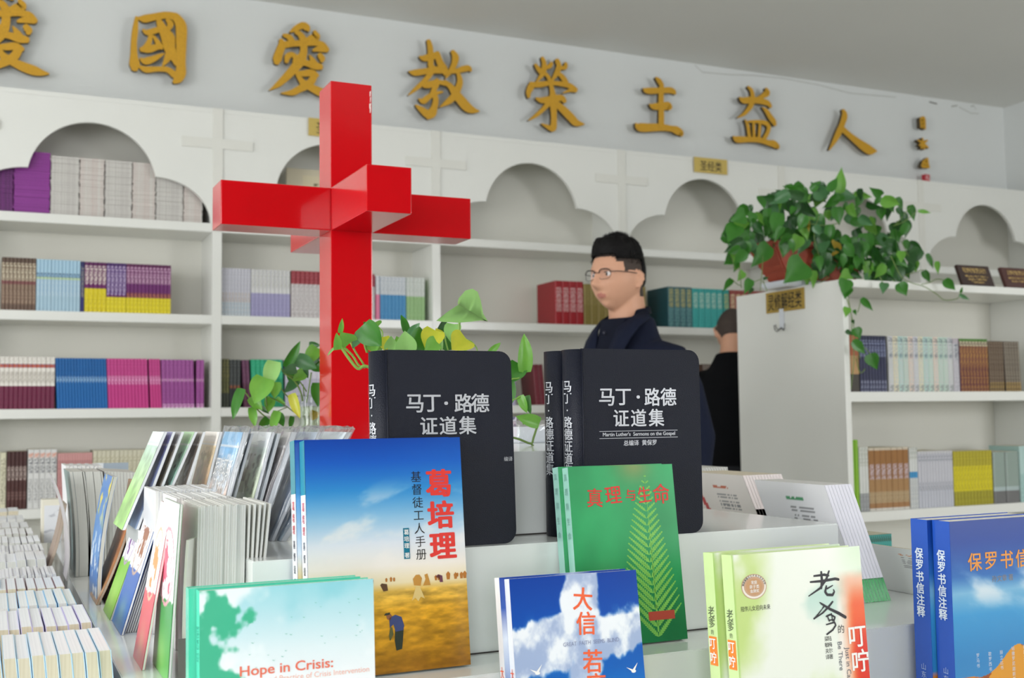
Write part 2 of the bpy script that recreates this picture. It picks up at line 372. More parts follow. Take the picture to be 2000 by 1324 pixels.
RONG = [[(410,110,60),(440,200,80),(430,320,90),(390,400,70),(310,490,20)],[(300,220,50),(350,290,80),(400,350,80)],[(560,195,60),(530,240,70),(460,270,50)],[(470,370,60),(510,420,70),(530,480,60)],
[(650,150,80),(680,240,90),(650,340,90),(600,420,60),(560,480,20)],[(790,200,60),(780,260,70),(700,270,50)],[(690,370,70),(740,420,90),(790,490,90)],
[(225,510,50),(230,560,110),(190,660,90),(190,730,60)],[(230,540,90),(400,530,90),(560,510,70),(750,530,80),(860,560,90),(950,620,80)],[(950,640,50),(860,630,50),(750,670,20)],
[(550,530,70),(575,650,90),(590,800,140),(595,950,110),(600,1100,100),(590,1230,110),(560,1270,60)],[(400,1170,20),(480,1210,60),(560,1250,90)],
[(320,760,40),(400,790,90),(560,770,110),(720,750,100),(770,800,80)],[(520,830,90),(430,930,70),(320,1030,60),(190,1115,15)],[(640,840,100),(750,940,130),(870,1060,140),(960,1150,120),(1090,1175,20)]]
ZHU = [[(585,115,50),(640,170,100),(690,250,90)],[(685,250,90),(675,500,110),(680,800,115),(680,1000,120)],[(350,310,30),(420,350,110),(680,345,105),(840,340,110),(910,370,100),(935,400,50)],
[(465,600,30),(530,640,110),(680,635,130),(800,630,150),(830,650,130)],[(210,960,40),(270,1020,150),(450,1030,150),(680,1025,130),(860,1050,110),(960,1080,150),(1040,1130,130),(1050,1160,80)]]
YI = [[(490,95,50),(550,160,80),(570,280,90),(545,420,100),(470,530,80),(400,600,60),(290,660,15)],[(820,130,60),(840,200,120),(740,270,80),(650,320,80)],
[(335,290,40),(400,340,110),(560,330,120),(720,350,110),(850,390,100),(900,450,70)],[(755,470,30),(830,540,90),(900,650,110),(960,730,110),(980,780,80)],
[(435,700,30),(480,800,70),(510,1000,70)],[(500,730,40),(650,730,60),(820,760,90),(870,830,90)],[(880,820,80),(850,930,80),(790,1040,80)],[(590,760,60),(600,1030,60)],[(710,760,55),(690,1030,60)],
[(220,1010,40),(290,1060,120),(500,1060,100),(700,1070,100),(860,1120,100),(960,1140,130),(1030,1190,110),(1040,1215,60)]]
REN = [[(390,130,60),(415,210,110),(370,360,100),(320,480,110),(250,620,80),(165,765,20)],[(370,420,100),(480,520,100),(600,620,120),(720,710,150),(820,770,150),(890,780,80),(930,785,20)]]
p1 = onY(628, 112, 5.062); p0 = onY(54, 57, 5.062)
character('wall_character', 'gold brush-written character cut by the left picture edge, farthest left on the wall', AI, 520, 30, 7.786, (p0.x-p1.x, p0.z-p1.z))
character('wall_character', 'gold boxed character above the first arch, second along the wall lettering', KUO, 240, 10, 8.271)
character('wall_character', 'gold character just behind the top of the red cross', AI, 520, 30, 7.786)
character('wall_character', 'gold character right of the red cross top with a long sweeping foot', JIAO, 790, 70, 7.787)
character('wall_character', 'gold character with two flame shapes on top, above the third arch', RONG, 1010, 100, 8.271)
character('wall_character', 'gold character of three horizontal bars on one upright', ZHU, 1220, 140, 9.454)
character('wall_character', 'gold character above the yellow sign with a dish-like lower half', YI, 1410, 160, 9.454)
character('wall_character', 'gold two-stroke character like a striding figure above the hanging plant', REN, 1600, 200, 8.274)
S1 = [[(1640,260,40),(1700,250,40),(1710,420,40)],[(1640,270,30),(1650,400,35)],[(1650,320,22),(1700,315,22)],[(1655,375,22),(1705,370,22)],[(1680,260,20),(1680,420,18)]]
S2 = [[(1670,580,30),(1680,660,45),(1650,740,30)],[(1600,610,30),(1680,650,45),(1750,610,25)],[(1620,690,30),(1690,680,60),(1765,730,25)],[(1690,670,50),(1700,745,40)]]
S3 = [[(1750,900,30),(1765,1040,45)],[(1750,905,30),(1680,960,35)],[(1680,960,30),(1660,1030,35)],[(1680,1035,45),(1775,1040,45)],[(1700,985,45),(1760,985,45)]]
character('wall_character', 'small gold signature character, top of the column near the corner', S1, 1600, 200, 8.274, thick=.03)
character('wall_character', 'small gold star-like signature character, middle of the column near the corner', S2, 1600, 200, 8.274, thick=.03)
character('wall_character', 'small gold signature character just above the red seal', S3, 1600, 200, 8.274, thick=.03)
a = onY(1806.5, 340, 5.062); b = onY(1816.5, 354, 5.062)
sl = obj('wall_seal', boxm(a.x, b.x, 5.062, 5.09, b.z, a.z), mat('seal_red', '#c22a3a', .5)); tag(sl, 'small red square seal under the signature column on the wall', 'wall seal')
obj('seal_lettering', boxm(a.x+.004, b.x-.004, 5.0612, 5.0622, b.z+.006, a.z-.006), inkmat('#c22a3a', '#e0a8a8', 120, 120, .52), sl)

# ------------------------------------------------------------------ wall bookcases with cloud arches
CK = [-.13+.9975*k for k in range(-1, 7)]
FY, BY = 4.83, 5.10
SHELF = [2.083, 1.691, 1.300, .908, .51, .10]
TH = .038; TOPZ = 2.58
PLACE = ['bookcase beyond the left edge', 'leftmost bookcase in view', 'wall bookcase behind the red cross', 'wall bookcase behind the man in glasses', 'wall bookcase with the yellow sign', 'wall bookcase behind the hanging plant', 'last wall bookcase in the corner']
for k in range(7):
    x0, x1 = CK[k], CK[k+1]
    if k == 6: x1 = RIGHT_X-.022
    t = thing('wall_bookcase', ['white arched wall bookcase farthest left, partly out of view', 'white wall bookcase with purple and white booklet piles under its arch', 'white wall bookcase behind the red cross with a framed picture inside', 'white wall bookcase with an empty arch and red boxed books',
        'white wall bookcase under the yellow sign above its arch', 'white wall bookcase behind the hanging green plant', 'white wall bookcase in the far corner with an empty arch'][k], 'bookcase', ((x0+x1)/2, FY, 0), group='arched bookcases along the back wall')
    mx = (x0+x1)/2; L = x0-mx; R = x1-mx
    def pt(n, bm, m=M_cab): o = obj(n, bm, m, t); return o
    pt('side_panel', boxm(L-.02, L+.0195, 0, BY-FY+.02, 0, TOPZ-.02))
    if k == 6: pt('side_panel', boxm(R-.02, R+.0195, 0, BY-FY+.02, 0, TOPZ-.02))
    for z in SHELF: pt('shelf', boxm(L+.02, R-.02, .001, BY-FY, z-TH, z, .002))
    pt('top_panel', boxm(L-.02, R-.0205, 0, BY-FY+.02, TOPZ-.0195, TOPZ))
    pt('back_panel', boxm(L+.02, R-.02, BY-FY, BY-FY+.015, .1, TOPZ-.02), M_cabin)
    pts = [(L+.02, SHELF[0]+.0005)]; arc = []
    for i in range(13): a = PI-PI/2*i/12; arc.append((-.245+.225*math.cos(a)-.0, 2.085+.18*math.sin(a)))
    cz = 2.47-.249; a0 = math.atan2(2.265-cz, -.245)
    for i in range(1, 24): a = a0+(PI-2*a0)*i/24 if False else a0-(2*a0-PI)*i/24; arc.append((.249*math.cos(a), cz+.249*math.sin(a)))
    for i in range(13): a = PI/2-PI/2*i/12; arc.append((.245+.225*math.cos(a), 2.085+.18*math.sin(a)))
    pts += [(arc[0][0], SHELF[0]+.0005)]+arc+[(arc[-1][0], SHELF[0]+.0005), (R-.02, SHELF[0]+.0005), (R-.02, TOPZ-.02), (L+.02, TOPZ-.02)]
    bm = bmesh.new(); prism(bm, pts, -.0005, .018); pt('arch_panel', fixn(bm))
    if k < 6:
        pt('cross_post', boxm(R-.021, R+.021, -.008, -.0007, 2.05, TOPZ-.0005, .001), M_trim)
        pt('cross_bar', boxm(R-.15, R+.15, -.0085, -.0008, 2.405, 2.447, .001), M_trim)

# small yellow category signs
M_sign = mat('brushed_brass', '#cdb463', .35, metal=.3, noise=.06, nscale=40)
M_black = mat('black_ink', '#1a1714', .5, noise=0)
def sign(label, body, x, z, w, h, y, m, sx=.8):
    t = thing('category_sign', label, 'sign', (x, y, z), group='category signs')
    obj('plate', boxm(0, w, -.004, 0, 0, h, .0008), m, t)
    glyphs('lettering', [(body, w/2, h*.47, h*.72, .005, sx)], M_black, t, off=.0048)
    return t
sign('small yellow sign half hidden by the red cross', '圣经类', 1.26, 2.499, .205, .08, FY-.0085, M_sign)
sign('small yellow sign above the arch left of the hanging plant', '圣经类', 3.295, 2.500, .207, .08, FY-.0085, M_sign)

# ------------------------------------------------------------------ books on shelves
M_pg = pages_mat('pages_cream', '#e6e2d2', '#cfc9b4')
bk_cache = {}
def shelf_book_mesh(t, h, d, bands, side):
    key = (round(t, 4), round(h, 4), d, tuple(bands), side)
    if key in bk_cache: return bk_cache[key]
    bm = bmesh.new(); ms = [mat('cover_'+side.strip('#'), side, .45, noise=.06), M_pg]
    xs = [0, .12*t, .88*t, t]; ys = [.0028, 0, 0, .0028]; zs = [0]
    for b in bands: zs.append(b[1]*h)
    G = [[bm.verts.new((x, y, z)) for x, y in zip(xs, ys)] for z in zs]
    for j, b in enumerate(bands):
        m = inkmat(b[2], b[3]) if b[3] else mat('cover_'+b[2].strip('#'), b[2], .45, noise=.06)
        if m not in ms: ms.append(m)
        edge = mat('cover_'+b[2].strip('#'), b[2], .45, noise=.06)
        if edge not in ms: ms.append(edge)
        for i in range(3):
            f = bm.faces.new((G[j][i], G[j][i+1], G[j+1][i+1], G[j+1][i])); f.material_index = ms.index(m if i == 1 else edge)
    b0 = [bm.verts.new((0, d, 0)), bm.verts.new((t, d, 0))]; b1 = [bm.verts.new((0, d, h)), bm.verts.new((t, d, h))]
    f = bm.faces.new([g[0] for g in G]+[b1[0], b0[0]]); f.material_index = 0
    f = bm.faces.new([g[3] for g in G][::-1]+[b0[1], b1[1]]); f.material_index = 0
    f = bm.faces.new(G[-1]+[b1[1], b1[0]]); f.material_index = 1
    f = bm.faces.new((b0[0], b0[1], b1[1], b1[0])); f.material_index = 1
    f = bm.faces.new(G[0][::-1]+[b0[0], b0[1]]); f.material_index = 0
    fixn(bm); me = bpy.data.meshes.new('shelf_book'); bm.to_mesh(me); bm.free()
    for m in ms: me.materials.append(m)
    bk_cache[key] = me; return me
def run(px0, px1, n, z, h, bands, desc, place, side=None, lean=0, fy=4.862, d=.15, group=None, pz=None, cols=None, jit=.0015, xs=None):
    """a run of like books between two pixels of the photograph on the shelf at height z"""
    if xs: xa, xb = xs
    else:
        py = pz or 700; xa = onY(px0, py, fy).x; xb = onY(px1, py, fy).x
    w = (xb-xa)/n; t = w*math.cos(lean)*.985; rng = random.Random(int(px0*7+z*1000))
    for i in range(n):
        bb = bands if cols is None else [(q[0], q[1], cols[i % len(cols)] if q[2] == 'C' else q[2], q[3]) for q in bands]
        me = shelf_book_mesh(t, h, d, bb, side or bb[0][2])
        o = bpy.data.objects.new('book', me); COL.objects.link(o)
        dz = t*math.sin(lean) if lean > 0 else 0
        o.location = (xa+i*w, fy+rng.uniform(0, jit), z+dz+.0004)
        o.rotation_euler = (0, lean, 0)
        if lean < 0: o.location.x += 0
        tag(o, '%s %s from the left %s' % (nth(i+1), desc, place), 'book', group or (desc+'s '+place))
def B(*a):
    out = []; z = 0
    for f, c, *ink in a: out.append((z, f, c, ink[0] if ink else None)); z = f
    return out
S1_, S2_, S3_, S4_ = SHELF[:4]
L0 = 'in the leftmost bookcase'; 
# second shelf, leftmost bookcase
run(0, 68, 9, S2_, .212, B((.12, '#6b5548'), (.5, '#7a6152', '#9c8672'), (.56, '#7d4a4a'), (.9, '#75604f', '#d8cdb4'), (1, '#5d4a3e')), 'brown paperback', 'on the upper shelf of the leftmost bookcase', side='#5d4a3e')
run(68.5, 155, 12, S2_, .210, B((.3, '#a9c6d6'), (.62, '#a2c2d8', '#bcd2dc'), (.66, '#b9cfa8'), (.74, '#9cc0da', '#31506e'), (1, '#a6c8dc')), 'pale blue paperback', 'on the upper shelf, leftmost bookcase', side='#8fb0c4')
run(155.5, 163, 1, S2_, .208, B((.3, '#2a2c6c'), (.9, '#2a2c6c', '#8c8a7c'), (1, '#24265c')), 'navy paperback', 'before the yellow books, leftmost bookcase')
run(163.5, 206, 5, S2_, .207, B((.48, '#e6d62a', '#c9b51e'), (.56, '#6b2262'), (.93, '#702a66', '#e6dcd0'), (1, '#5e1f58')), 'tall-yellow purple paperback', 'on the upper shelf, leftmost bookcase', side='#5a2a62')
run(206.5, 245, 5, S2_, .207, B((.32, '#e8da30', '#cdbb20'), (.36, '#6b2262'), (.94, '#58307c', '#bfb0cc'), (1, '#4a2668')), 'violet and yellow paperback', 'on the upper shelf, leftmost bookcase', side='#5a2a62')
run(245.5, 333, 12, S2_, .207, B((.32, '#e6d82c', '#c9b71e'), (.42, '#6f2a50', '#b06c50'), (.6, '#6a2668'), (.94, '#742e68', '#cba8c0'), (1, '#5e2050')), 'magenta and yellow paperback', 'on the upper shelf, leftmost bookcase', side='#5a2a62')
# third shelf
run(0, 108, 12, S3_, .208, B((.44, '#741f44', '#65183a'), (.5, '#e6e2da'), (.72, '#e0dcd2', '#b0a8a0'), (.79, '#e6e2da'), (.86, '#c9623e', '#7a5a7c'), (1, '#e8e4dc', '#d0ccc4')), 'maroon and white book', 'on the middle shelf, leftmost bookcase', side='#5c1c38')
run(113, 212, 17, S3_, .204, B((.52, '#1568ae'), (.64, '#1568ae', '#9cc0dc'), (1, '#1467ad', '#0f5796')), 'leaning blue booklet', 'in the leftmost bookcase', side='#115694', lean=-.045)
run(213, 292, 12, S3_, .204, B((.48, '#c43a86'), (.65, '#c44a90', '#e8a8cc'), (1, '#cc4a94', '#b03476')), 'leaning pink booklet', 'in the leftmost bookcase', side='#8c2a60', lean=-.045)
run(295, 317, 4, S3_, .204, B((.48, '#c83c86'), (.65, '#c44a90', '#e8a8cc'), (1, '#cc4a94', '#b03476')), 'rose booklet', 'after the pink run, leftmost bookcase', side='#8c2a60', lean=-.045)
run(318, 381, 8, S3_, .202, B((.08, '#a8569c', '#e0b8d8'), (.55, '#a2529a', '#8a3f86'), (.6, '#d0a0c4', '#a2529a'), (1, '#a4589e', '#8e4488')), 'leaning mauve booklet', 'in the leftmost bookcase', side='#6c2c5c', lean=-.03)
run(384, 399, 2, S3_, .202, B((.08, '#a8569c', '#e0b8d8'), (.55, '#a2529a', '#8a3f86'), (.6, '#d0a0c4', '#a2529a'), (1, '#a4589e', '#8e4488')), 'mauve booklet', 'against the side panel, leftmost bookcase', side='#5c2448')
# lower shelf
run(0, 12, 1, S4_, .222, B((.1, '#d8d4b8'), (.9, '#dcd8c0', '#9c967c'), (1, '#d8d4b8')), 'cream book', 'on the lower shelf, leftmost bookcase', pz=940)
run(13, 52, 5, S4_, .226, B((.16, '#4a2622'), (.3, '#4a2824', '#7a5a54'), (.5, '#4a2622'), (.74, '#4c2a26', '#b8a8a0'), (1, '#452220')), 'dark brown book', 'on the lower shelf, leftmost bookcase', pz=940)
run(54, 111, 5, S4_, .232, B((.1, '#d4d4d2'), (.5, '#dadad8', '#9c9c9c'), (.6, '#dadad8'), (.86, '#dcdcda', '#606068'), (.94, '#dcd4d0', '#d88a6c'), (1, '#dadad8')), 'thick white book', 'on the lower shelf, leftmost bookcase', pz=940, side='#9a9a9a')
run(112, 180, 14, S4_, .215, B((.8, '#cf9a98', '#b87f80'), (.86, '#c08a88'), (1, '#d29c9a')), 'dusty pink booklet', 'on the lower shelf, leftmost bookcase', pz=940)
run(181, 284, 12, S4_, .222, B((.1, '#cfcbb4'), (.9, '#d4d0ba', '#b4ae92'), (1, '#d0ccb6')), 'ivory book', 'at the end of the lower shelf, leftmost bookcase', pz=940, side='#7c7460')
run(285, 296, 1, S4_, .222, B((.2, '#1c8a94'), (.9, '#1c8a94', '#5cb0b4'), (1, '#1c8a94')), 'teal book', 'beside the ivory books, leftmost bookcase', pz=940)
run(300, 390, 9, S4_, .215, B((.2, '#c8c8c0'), (.9, '#ccccc4', '#8c8c88'), (1, '#c8c8c0')), 'grey book', 'behind the shiny packs, leftmost bookcase', pz=940)
# bookcase behind the cross
pl = 'behind the red cross'
run(432, 489, 9, S2_, .207, B((.3, '#c8ccd0', '#a8b8c4'), (.5, '#ccccd4', '#b4a8a0'), (1, '#ccccd6', '#b8b8c0')), 'silver-grey book', 'on the upper shelf '+pl)
run(490, 567, 10, S2_, .207, B((.5, '#a6a2c4', '#9894bc'), (.6, '#d4d4d4'), (1, '#d4d4d6', '#bcbcb4')), 'white and lavender book', 'on the upper shelf '+pl)
run(569, 733, 19, S2_, .208, B((.72, '#d4d0d0', '#a8a0a0'), (1, '#8c2430', '#a85058')), 'white book with dark red top', pl, side='#8a5a44')
run(735, 743, 1, S2_, .200, B((.58, '#d87a9c'), (1, '#d8dce0', '#b8c0c8')), 'pink and white book', 'on the upper shelf '+pl)
run(744, 794, 7, S2_, .200, B((.58, '#4a92c4', '#3a82b4'), (1, '#d4d8dc', '#b0b8c0')), 'blue and white book', 'right of the red cross')
run(795, 831, 5, S2_, .200, B((.56, '#9cc088', '#88b074'), (1, '#d8dcd8', '#b8c0b8')), 'green and white book', 'right of the red cross')
run(430, 448, 3, S3_, .207, B((.3, '#3a4034'), (.6, '#4a4c34', '#7c7a40'), (1, '#444a38', '#8c8448')), 'dark olive book', 'on the middle shelf '+pl)
run(448.5, 470, 3, S3_, .204, B((.4, '#2c3030'), (.46, '#5c3c30', '#b0643c'), (1, '#303434', '#585c5c')), 'black book', 'on the middle shelf '+pl)
run(477, 491, 2, S3_, .203, B((.5, '#4a2840', '#6c3c50'), (1, '#5c3450', '#7c506c')), 'dark plum book', 'on the middle shelf '+pl, lean=-.05)
run(493, 555, 7, S3_, .206, B((.6, '#1a9468', '#148058'), (1, '#20a074', '#40b48c')), 'emerald green book', 'on the middle shelf '+pl, lean=-.03)
run(558, 640, 8, S3_, .206, B((.6, '#c4c0d0', '#a8a4b8'), (1, '#d0ccd8')), 'pale lilac book', 'on the middle shelf '+pl)
run(995, 1008, 1, S3_, .200, B((.9, '#a8a0c4', '#c8c4d8'), (1, '#a8a0c4')), 'lilac book', 'on the middle shelf between the black books', pz=740)
run(1047, 1066, 2, S3_, .195, B((.9, '#6c1c28', '#803040'), (1, '#6c1c28')), 'dark red book', 'leaning behind the black books', lean=-.08, pz=740)
# behind the man
run(1085, 1140, 4, S2_, .215, B((.3, '#a01824'), (.85, '#a41a26', '#dcb8b8'), (1, '#a01824')), 'red boxed book', 'left of the man in glasses', side='#981822', d=.2, pz=590)
run(1141, 1262, 9, S2_, .205, B((.5, '#8a7a3c', '#7c6c30'), (1, '#928244', '#80703a')), 'olive book', 'behind the man in glasses', pz=590)
run(1305, 1352, 4, S2_, .210, B((.5, '#1f5c66', '#6c9c9c'), (.96, '#1f5c66', '#b8b070'), (1, '#1f5c66')), 'dark teal book', 'right of the man in glasses', side='#1c4c54', d=.2, pz=590)
run(1353, 1412, 5, S2_, .207, B((.5, '#2a9c98', '#3cacA8'.lower()), (.9, '#2a9894', '#b0d0c0'), (1, '#2a9c98')), 'bright teal book', 'right of the man in glasses', pz=590)
run(1413, 1425, 1, S2_, .206, B((.5, '#1c8c84'), (.9, '#1c8c84', '#b0b070'), (1, '#1c8c84')), 'plain teal book', 'beside the maroon-dotted books', pz=590)
run(1426, 1520, 9, S2_, .206, B((.1, '#8c3a34'), (.9, '#94443c', '#d8c8a0'), (1, '#8c3a34')), 'maroon-dotted book', 'left of the hanging plant', pz=590)
run(1374, 1390, 2, S3_, .205, B((.45, '#4c3428', '#6c5444'), (1, '#706058', '#908478')), 'brown and grey book', 'beside the black-clad man', pz=740)
run(1393, 1440, 5, S3_, .205, B((.45, '#54342c', '#7c5c4c'), (1, '#786860', '#988c80')), 'taupe book', 'behind the black-clad man', pz=740)
run(1372, 1440, 8, S4_, .200, B((.85, '#c8cab4', '#a8a88c'), (1, '#b8b89c')), 'pale sage book', 'on the lower shelf beside the white partition', pz=880)
run(1010, 1040, 4, S4_, .2, B((.85, '#c8c8c4', '#a8a8a4'), (1, '#c0c0bc')), 'grey-white book', 'on the lower shelf between black books', pz=880)

# piles of thin booklets under the first arch
def pile(px0, px1, n, c, desc, which, hh=.0098):
    xa = onY(px0, 380, 4.87).x; xb = onY(px1, 380, 4.87).x; rng = random.Random(px0)
    key = 'booklet'; bm = bmesh.new(); w = xb-xa-.002
    box(bm, 0, w, 0, .21, 0, hh*.93)
    for f in bm.faces:
        if abs(f.normal.y) > .5 or True: pass
    me = bpy.data.meshes.new('booklet'); bm.to_mesh(me); bm.free()
    me.materials.append(c)
    for i in range(n):
        o = bpy.data.objects.new('booklet', me); COL.objects.link(o)
        o.location = (xa+rng.uniform(-.0015, .0015), 4.868+rng.uniform(0, .004), S1_+i*hh+.0003)
        tag(o, '%s %s from the bottom of %s' % (nth(i+1), desc, which), 'booklet', desc+'s in '+which)
Mp1 = inkmat('#7c2c80', '#4c1c54', 500, 60); Mp2 = mat('booklet_purple', '#8a3490', .4); Mw = inkmat('#d0cec8', '#b0aaa8', 900, 60, .55); Mw2 = inkmat('#d2d0ca', '#b48a86', 1200, 40, .6)
pile(-70, 26, 26, Mp1, 'purple booklet', 'the farthest left pile under the first arch')
pile(27, 98, 26, Mp2, 'bright purple booklet', 'the pile beside the white piles')
for a, b, w_, mm in ((99, 155, 'the pile next to the purple ones', Mw), (156, 204, 'the second white pile under the first arch', Mw2), (205, 258, 'the middle white pile under the first arch', Mw), (259, 304, 'the fourth white pile under the first arch', Mw2), (305, 358, 'the fifth white pile under the first arch', Mw), (359, 396, 'the last white pile beside the side panel', Mw2)):
    pile(a, b, 25, mm, 'white booklet', w_)

# hanging scroll picture under the arch behind the cross
t = thing('framed_picture', 'cream scroll picture of flowers standing under the arch behind the red cross', 'picture', (1.20, 4.98, S1_))
obj('frame', boxm(0, .36, 0, .012, 0, .30, .002), mat('scroll_cream', '#cfc6ae', .7), t)
def flowers(U, V):
    c = ramp(V, [(0, '#cfc4a4'), (1, '#d8ceb0')]); n = fbm(U*6, V*9, 5)
    m = ((n > .52) & (abs(U-.5) < .36) & (V > .12) & (V < .85)); c = np.where(m[..., None], C3('#5c5638'), c)
    r = ((U-.5)**2*1.2+(V-.25)**2*4 < .04) & (n > .45); c = np.where(r[..., None], C3('#9c3a30'), c)
    return np.where(((n > .6) & (V > .5) & (V < .8))[..., None], C3('#c8b070'), c)
p = art('flower_print', .09, .24, 30, 60, flowers, t, m=vcol_mat('paper_print', .8, 0)); p.location = (.075, -.001, .03)
obj('calligraphy_sheet', boxm(.19, .33, -.002, 0, .02, .28), inkmat('#dcdad4', '#8c8a84', 200, 200, .6), t)

# ------------------------------------------------------------------ free-standing cabinet
NX0, NX1, NY0, NY1, NZ = 2.822, 3.935, 3.2, 3.842, 1.735
t = thing('freestanding_cabinet', 'low white two-sided book cabinet with the potted plant on top', 'cabinet', (NX0, NY0, 0))
def q(n, a, m=M_cab, bev=.0015): return obj(n, boxm(*[v-(NX0 if i < 2 else NY0 if i < 4 else 0) for i, v in enumerate(a)], bev), m, t)
q('end_panel', (NX0, NX0+.025, NY0, NY1, 0, NZ-.0005)); q('end_panel', (NX1-.025, NX1, NY0, NY1, 0, NZ-.0005))
q('top_panel', (NX0+.0255, NX1-.0255, NY0, NY1, NZ-.028, NZ))
q('back_panel', (NX0+.0255, NX1-.0255, NY0+.315, NY0+.33, 0, NZ-.0285), M_cabin)
NS = [1.322, .885, .47, .1]
for z in NS: q('shelf', (NX0+.0255, NX1-.0255, NY0+.001, NY0+.3145, z-.036, z)); q('shelf', (NX0+.0255, NX1-.0255, NY0+.3305, NY1-.001, z-.036, z))
# sign and hook on the end panel
g = thing('category_sign', 'brass sign on the end of the freestanding cabinet below the plant', 'sign', (NX0, 3.6, 0), group='category signs')
def endp(px, py): return onX(px, py, NX0-.003)
a = endp(1496, 573); b = endp(1570, 560); c_ = endp(1497, 613)
g.location = (NX0-.0005, b.y, a.z-.075)
w = a.y-b.y; hh = a.z-c_.z
obj('plate', boxm(-.004, 0, 0, w, .075-hh, .075, .0008), mat('aged_brass', '#b89a4a', .4, metal=.4, noise=.1), g)
v = glyphs('lettering', [('灵修解经类', w/2, .075-hh/2, hh*.86, .006, .82*w/(5*hh*.86)*1.1)], M_black, g, face='side', off=.0048)
v.scale = (1, -1, 1); v.location = (0, 0, 0)
v.scale = (1, 1, 1); v.location = (0, 0, 0)
h_ = thing('wall_hook', 'small white plastic hook under the brass sign on the cabinet end', 'hook', (NX0, endp(1527, 628).y, endp(1527, 640).z))
obj('hook_base', boxm(-.005, -.0005, -.014, .014, -.005, .075, .002), mat('hook_plastic', '#dfe3ea', .3), h_)
bm = bmesh.new(); tube(bm, [(-.006, 0, 0), (-.02, 0, -.008), (-.03, 0, -.004), (-.033, .002, .012)], .0022, 6); tube(bm, [(-.006, 0, 0), (-.012, .022, -.014), (-.015, .03, -.006), (-.016, .033, .012)], .0022, 6)
tube(bm, [(-.006, 0, 0), (-.012, -.022, -.012), (-.015, -.03, -.004), (-.016, -.033, .014)], .0022, 6)
obj('hook_wire', bm, mat('steel_wire', '#8c8c8c', .3, metal=1), h_)

# books in the free-standing cabinet
nf = NY0+.012; za, zb = NS[0], NS[1]
pc = 'in the freestanding cabinet'
run(1661, 1679, 1, za, .215, B((.3, '#3a342c'), (.62, '#b08a5c'), (1, '#a85a34')), 'orange-brown book', 'behind the trailing vine', fy=nf, pz=715, jit=0)
run(1680, 1732, 9, za, .208, B((.2, '#25284a', '#7c8098'), (.62, '#25284a'), (.92, '#262a4e', '#8088a8'), (1, '#1c2040')), 'navy book', pc, fy=nf, pz=715, d=.14, side='#20244a')
run(1736, 1863, 13, za, .208, B((.12, 'C', '#8c9090'), (.6, 'C', '#c0c4c0'), (.68, 'C', '#44586c'), (.9, 'C', '#a0a8a8'), (.98, 'C', '#404c5c'), (1, 'C')), 'pastel book', pc, fy=nf, pz=715, side='#b0b0a8', cols=['#c8c8cc', '#dcd4b8', '#b4d0cc', '#bccfc4', '#dcc8bc', '#c8c8d0', '#d8d4b8', '#b4d0cc', '#bcd4c8', '#dccabc', '#b8d0c4', '#bcd0c4', '#c8c8cc'])
run(1864, 1875, 1, za, .205, B((.6, '#c4c0c8', '#a8a8b0'), (.9, '#c8c8cc', '#505868'), (1, '#b0a8b0')), 'grey-lilac book', 'beside the maroon books, '+pc, fy=nf, pz=715)
run(1876, 1931, 9, za, .205, B((.5, '#5c1c2c', '#a07030'), (.86, '#602030', '#b88838'), (.95, '#7c6c5c', '#c8c0a0'), (1, '#4c7c2c')), 'maroon book with green top', pc, fy=nf, pz=715, side='#50182c')
run(1932, 1961, 6, za, .198, B((.18, '#5c4830', '#a08448'), (1, '#54402f', '#7c6c58')), 'dark bronze book', pc, fy=nf, pz=715, side='#3c2c20')
run(1964, 1994, 6, za, .198, B((.18, '#6c5838', '#a88c50'), (1, '#605448', '#8c8474')), 'grey-brown book', 'at the end of the maroon row', fy=nf, pz=715, side='#3c2c20', lean=-.03)
run(1663, 1678, 2, zb, .262, B((.6, '#86b81c', '#78a818'), (1, '#7cb01c')), 'lime green book', 'at the left end, '+pc, fy=nf, pz=920)
run(1679, 1697, 3, zb, .235, B((.28, '#a4a6a8', '#909294'), (.7, '#d4d6d2'), (1, '#d0d2cc', '#b0b4a8')), 'white and grey book', 'beside the lime books', fy=nf, pz=920)
run(1698, 1776, 7, zb, .23, B((.04, '#d4d0c8'), (.12, '#a07448'), (.3, '#b49c78', '#a88c64'), (.5, '#a47c4c'), (.74, '#946432', '#c8b8c0'), (.96, '#96662e'), (1, '#c8bca8')), 'tan and ochre book', pc, fy=nf, pz=920, side='#7c5428')
run(1777, 1793, 3, zb, .228, B((.5, '#d0d2d0', '#b8bcc0'), (.6, '#3c90c4'), (.8, '#d4d6d4'), (1, '#d4d4d0', '#a8b0a8')), 'white book with blue square', pc, fy=nf, pz=920)
run(1794, 1862, 12, zb, .212, B((.3, '#c0c2cc'), (.45, '#c4c4cc', '#9498a4'), (.8, '#c4c4cc'), (.95, '#c4c4cc', '#888c98'), (1, '#c8c8cc')), 'pale grey book', pc, fy=nf, pz=920)
run(1863, 1939, 12, zb, .208, B((.26, '#98901c', '#a8a020'), (.72, '#dcd00e', '#b0a00c'), (1, '#a89c1a', '#b8ac20')), 'yellow book', pc, fy=nf, pz=920)
run(1941, 1965, 1, zb, .2, B((.24, '#6c6c6c'), (.32, '#a8b8b8'), (1, '#8c9c94')), 'wide grey-green book', 'after the yellow books, '+pc, fy=nf, pz=920)
run(1966, 1992, 1, zb, .2, B((.24, '#6c6c6c'), (.32, '#a8b8b8'), (1, '#8c9c94')), 'wide sage book', 'farthest right after the yellow books', fy=nf, pz=920)
run(1993, 2030, 5, zb, .22, B((.5, '#a8c8c4', '#8cb0ac'), (1, '#b0ccc8')), 'pale aqua book', pc, fy=nf, pz=920)

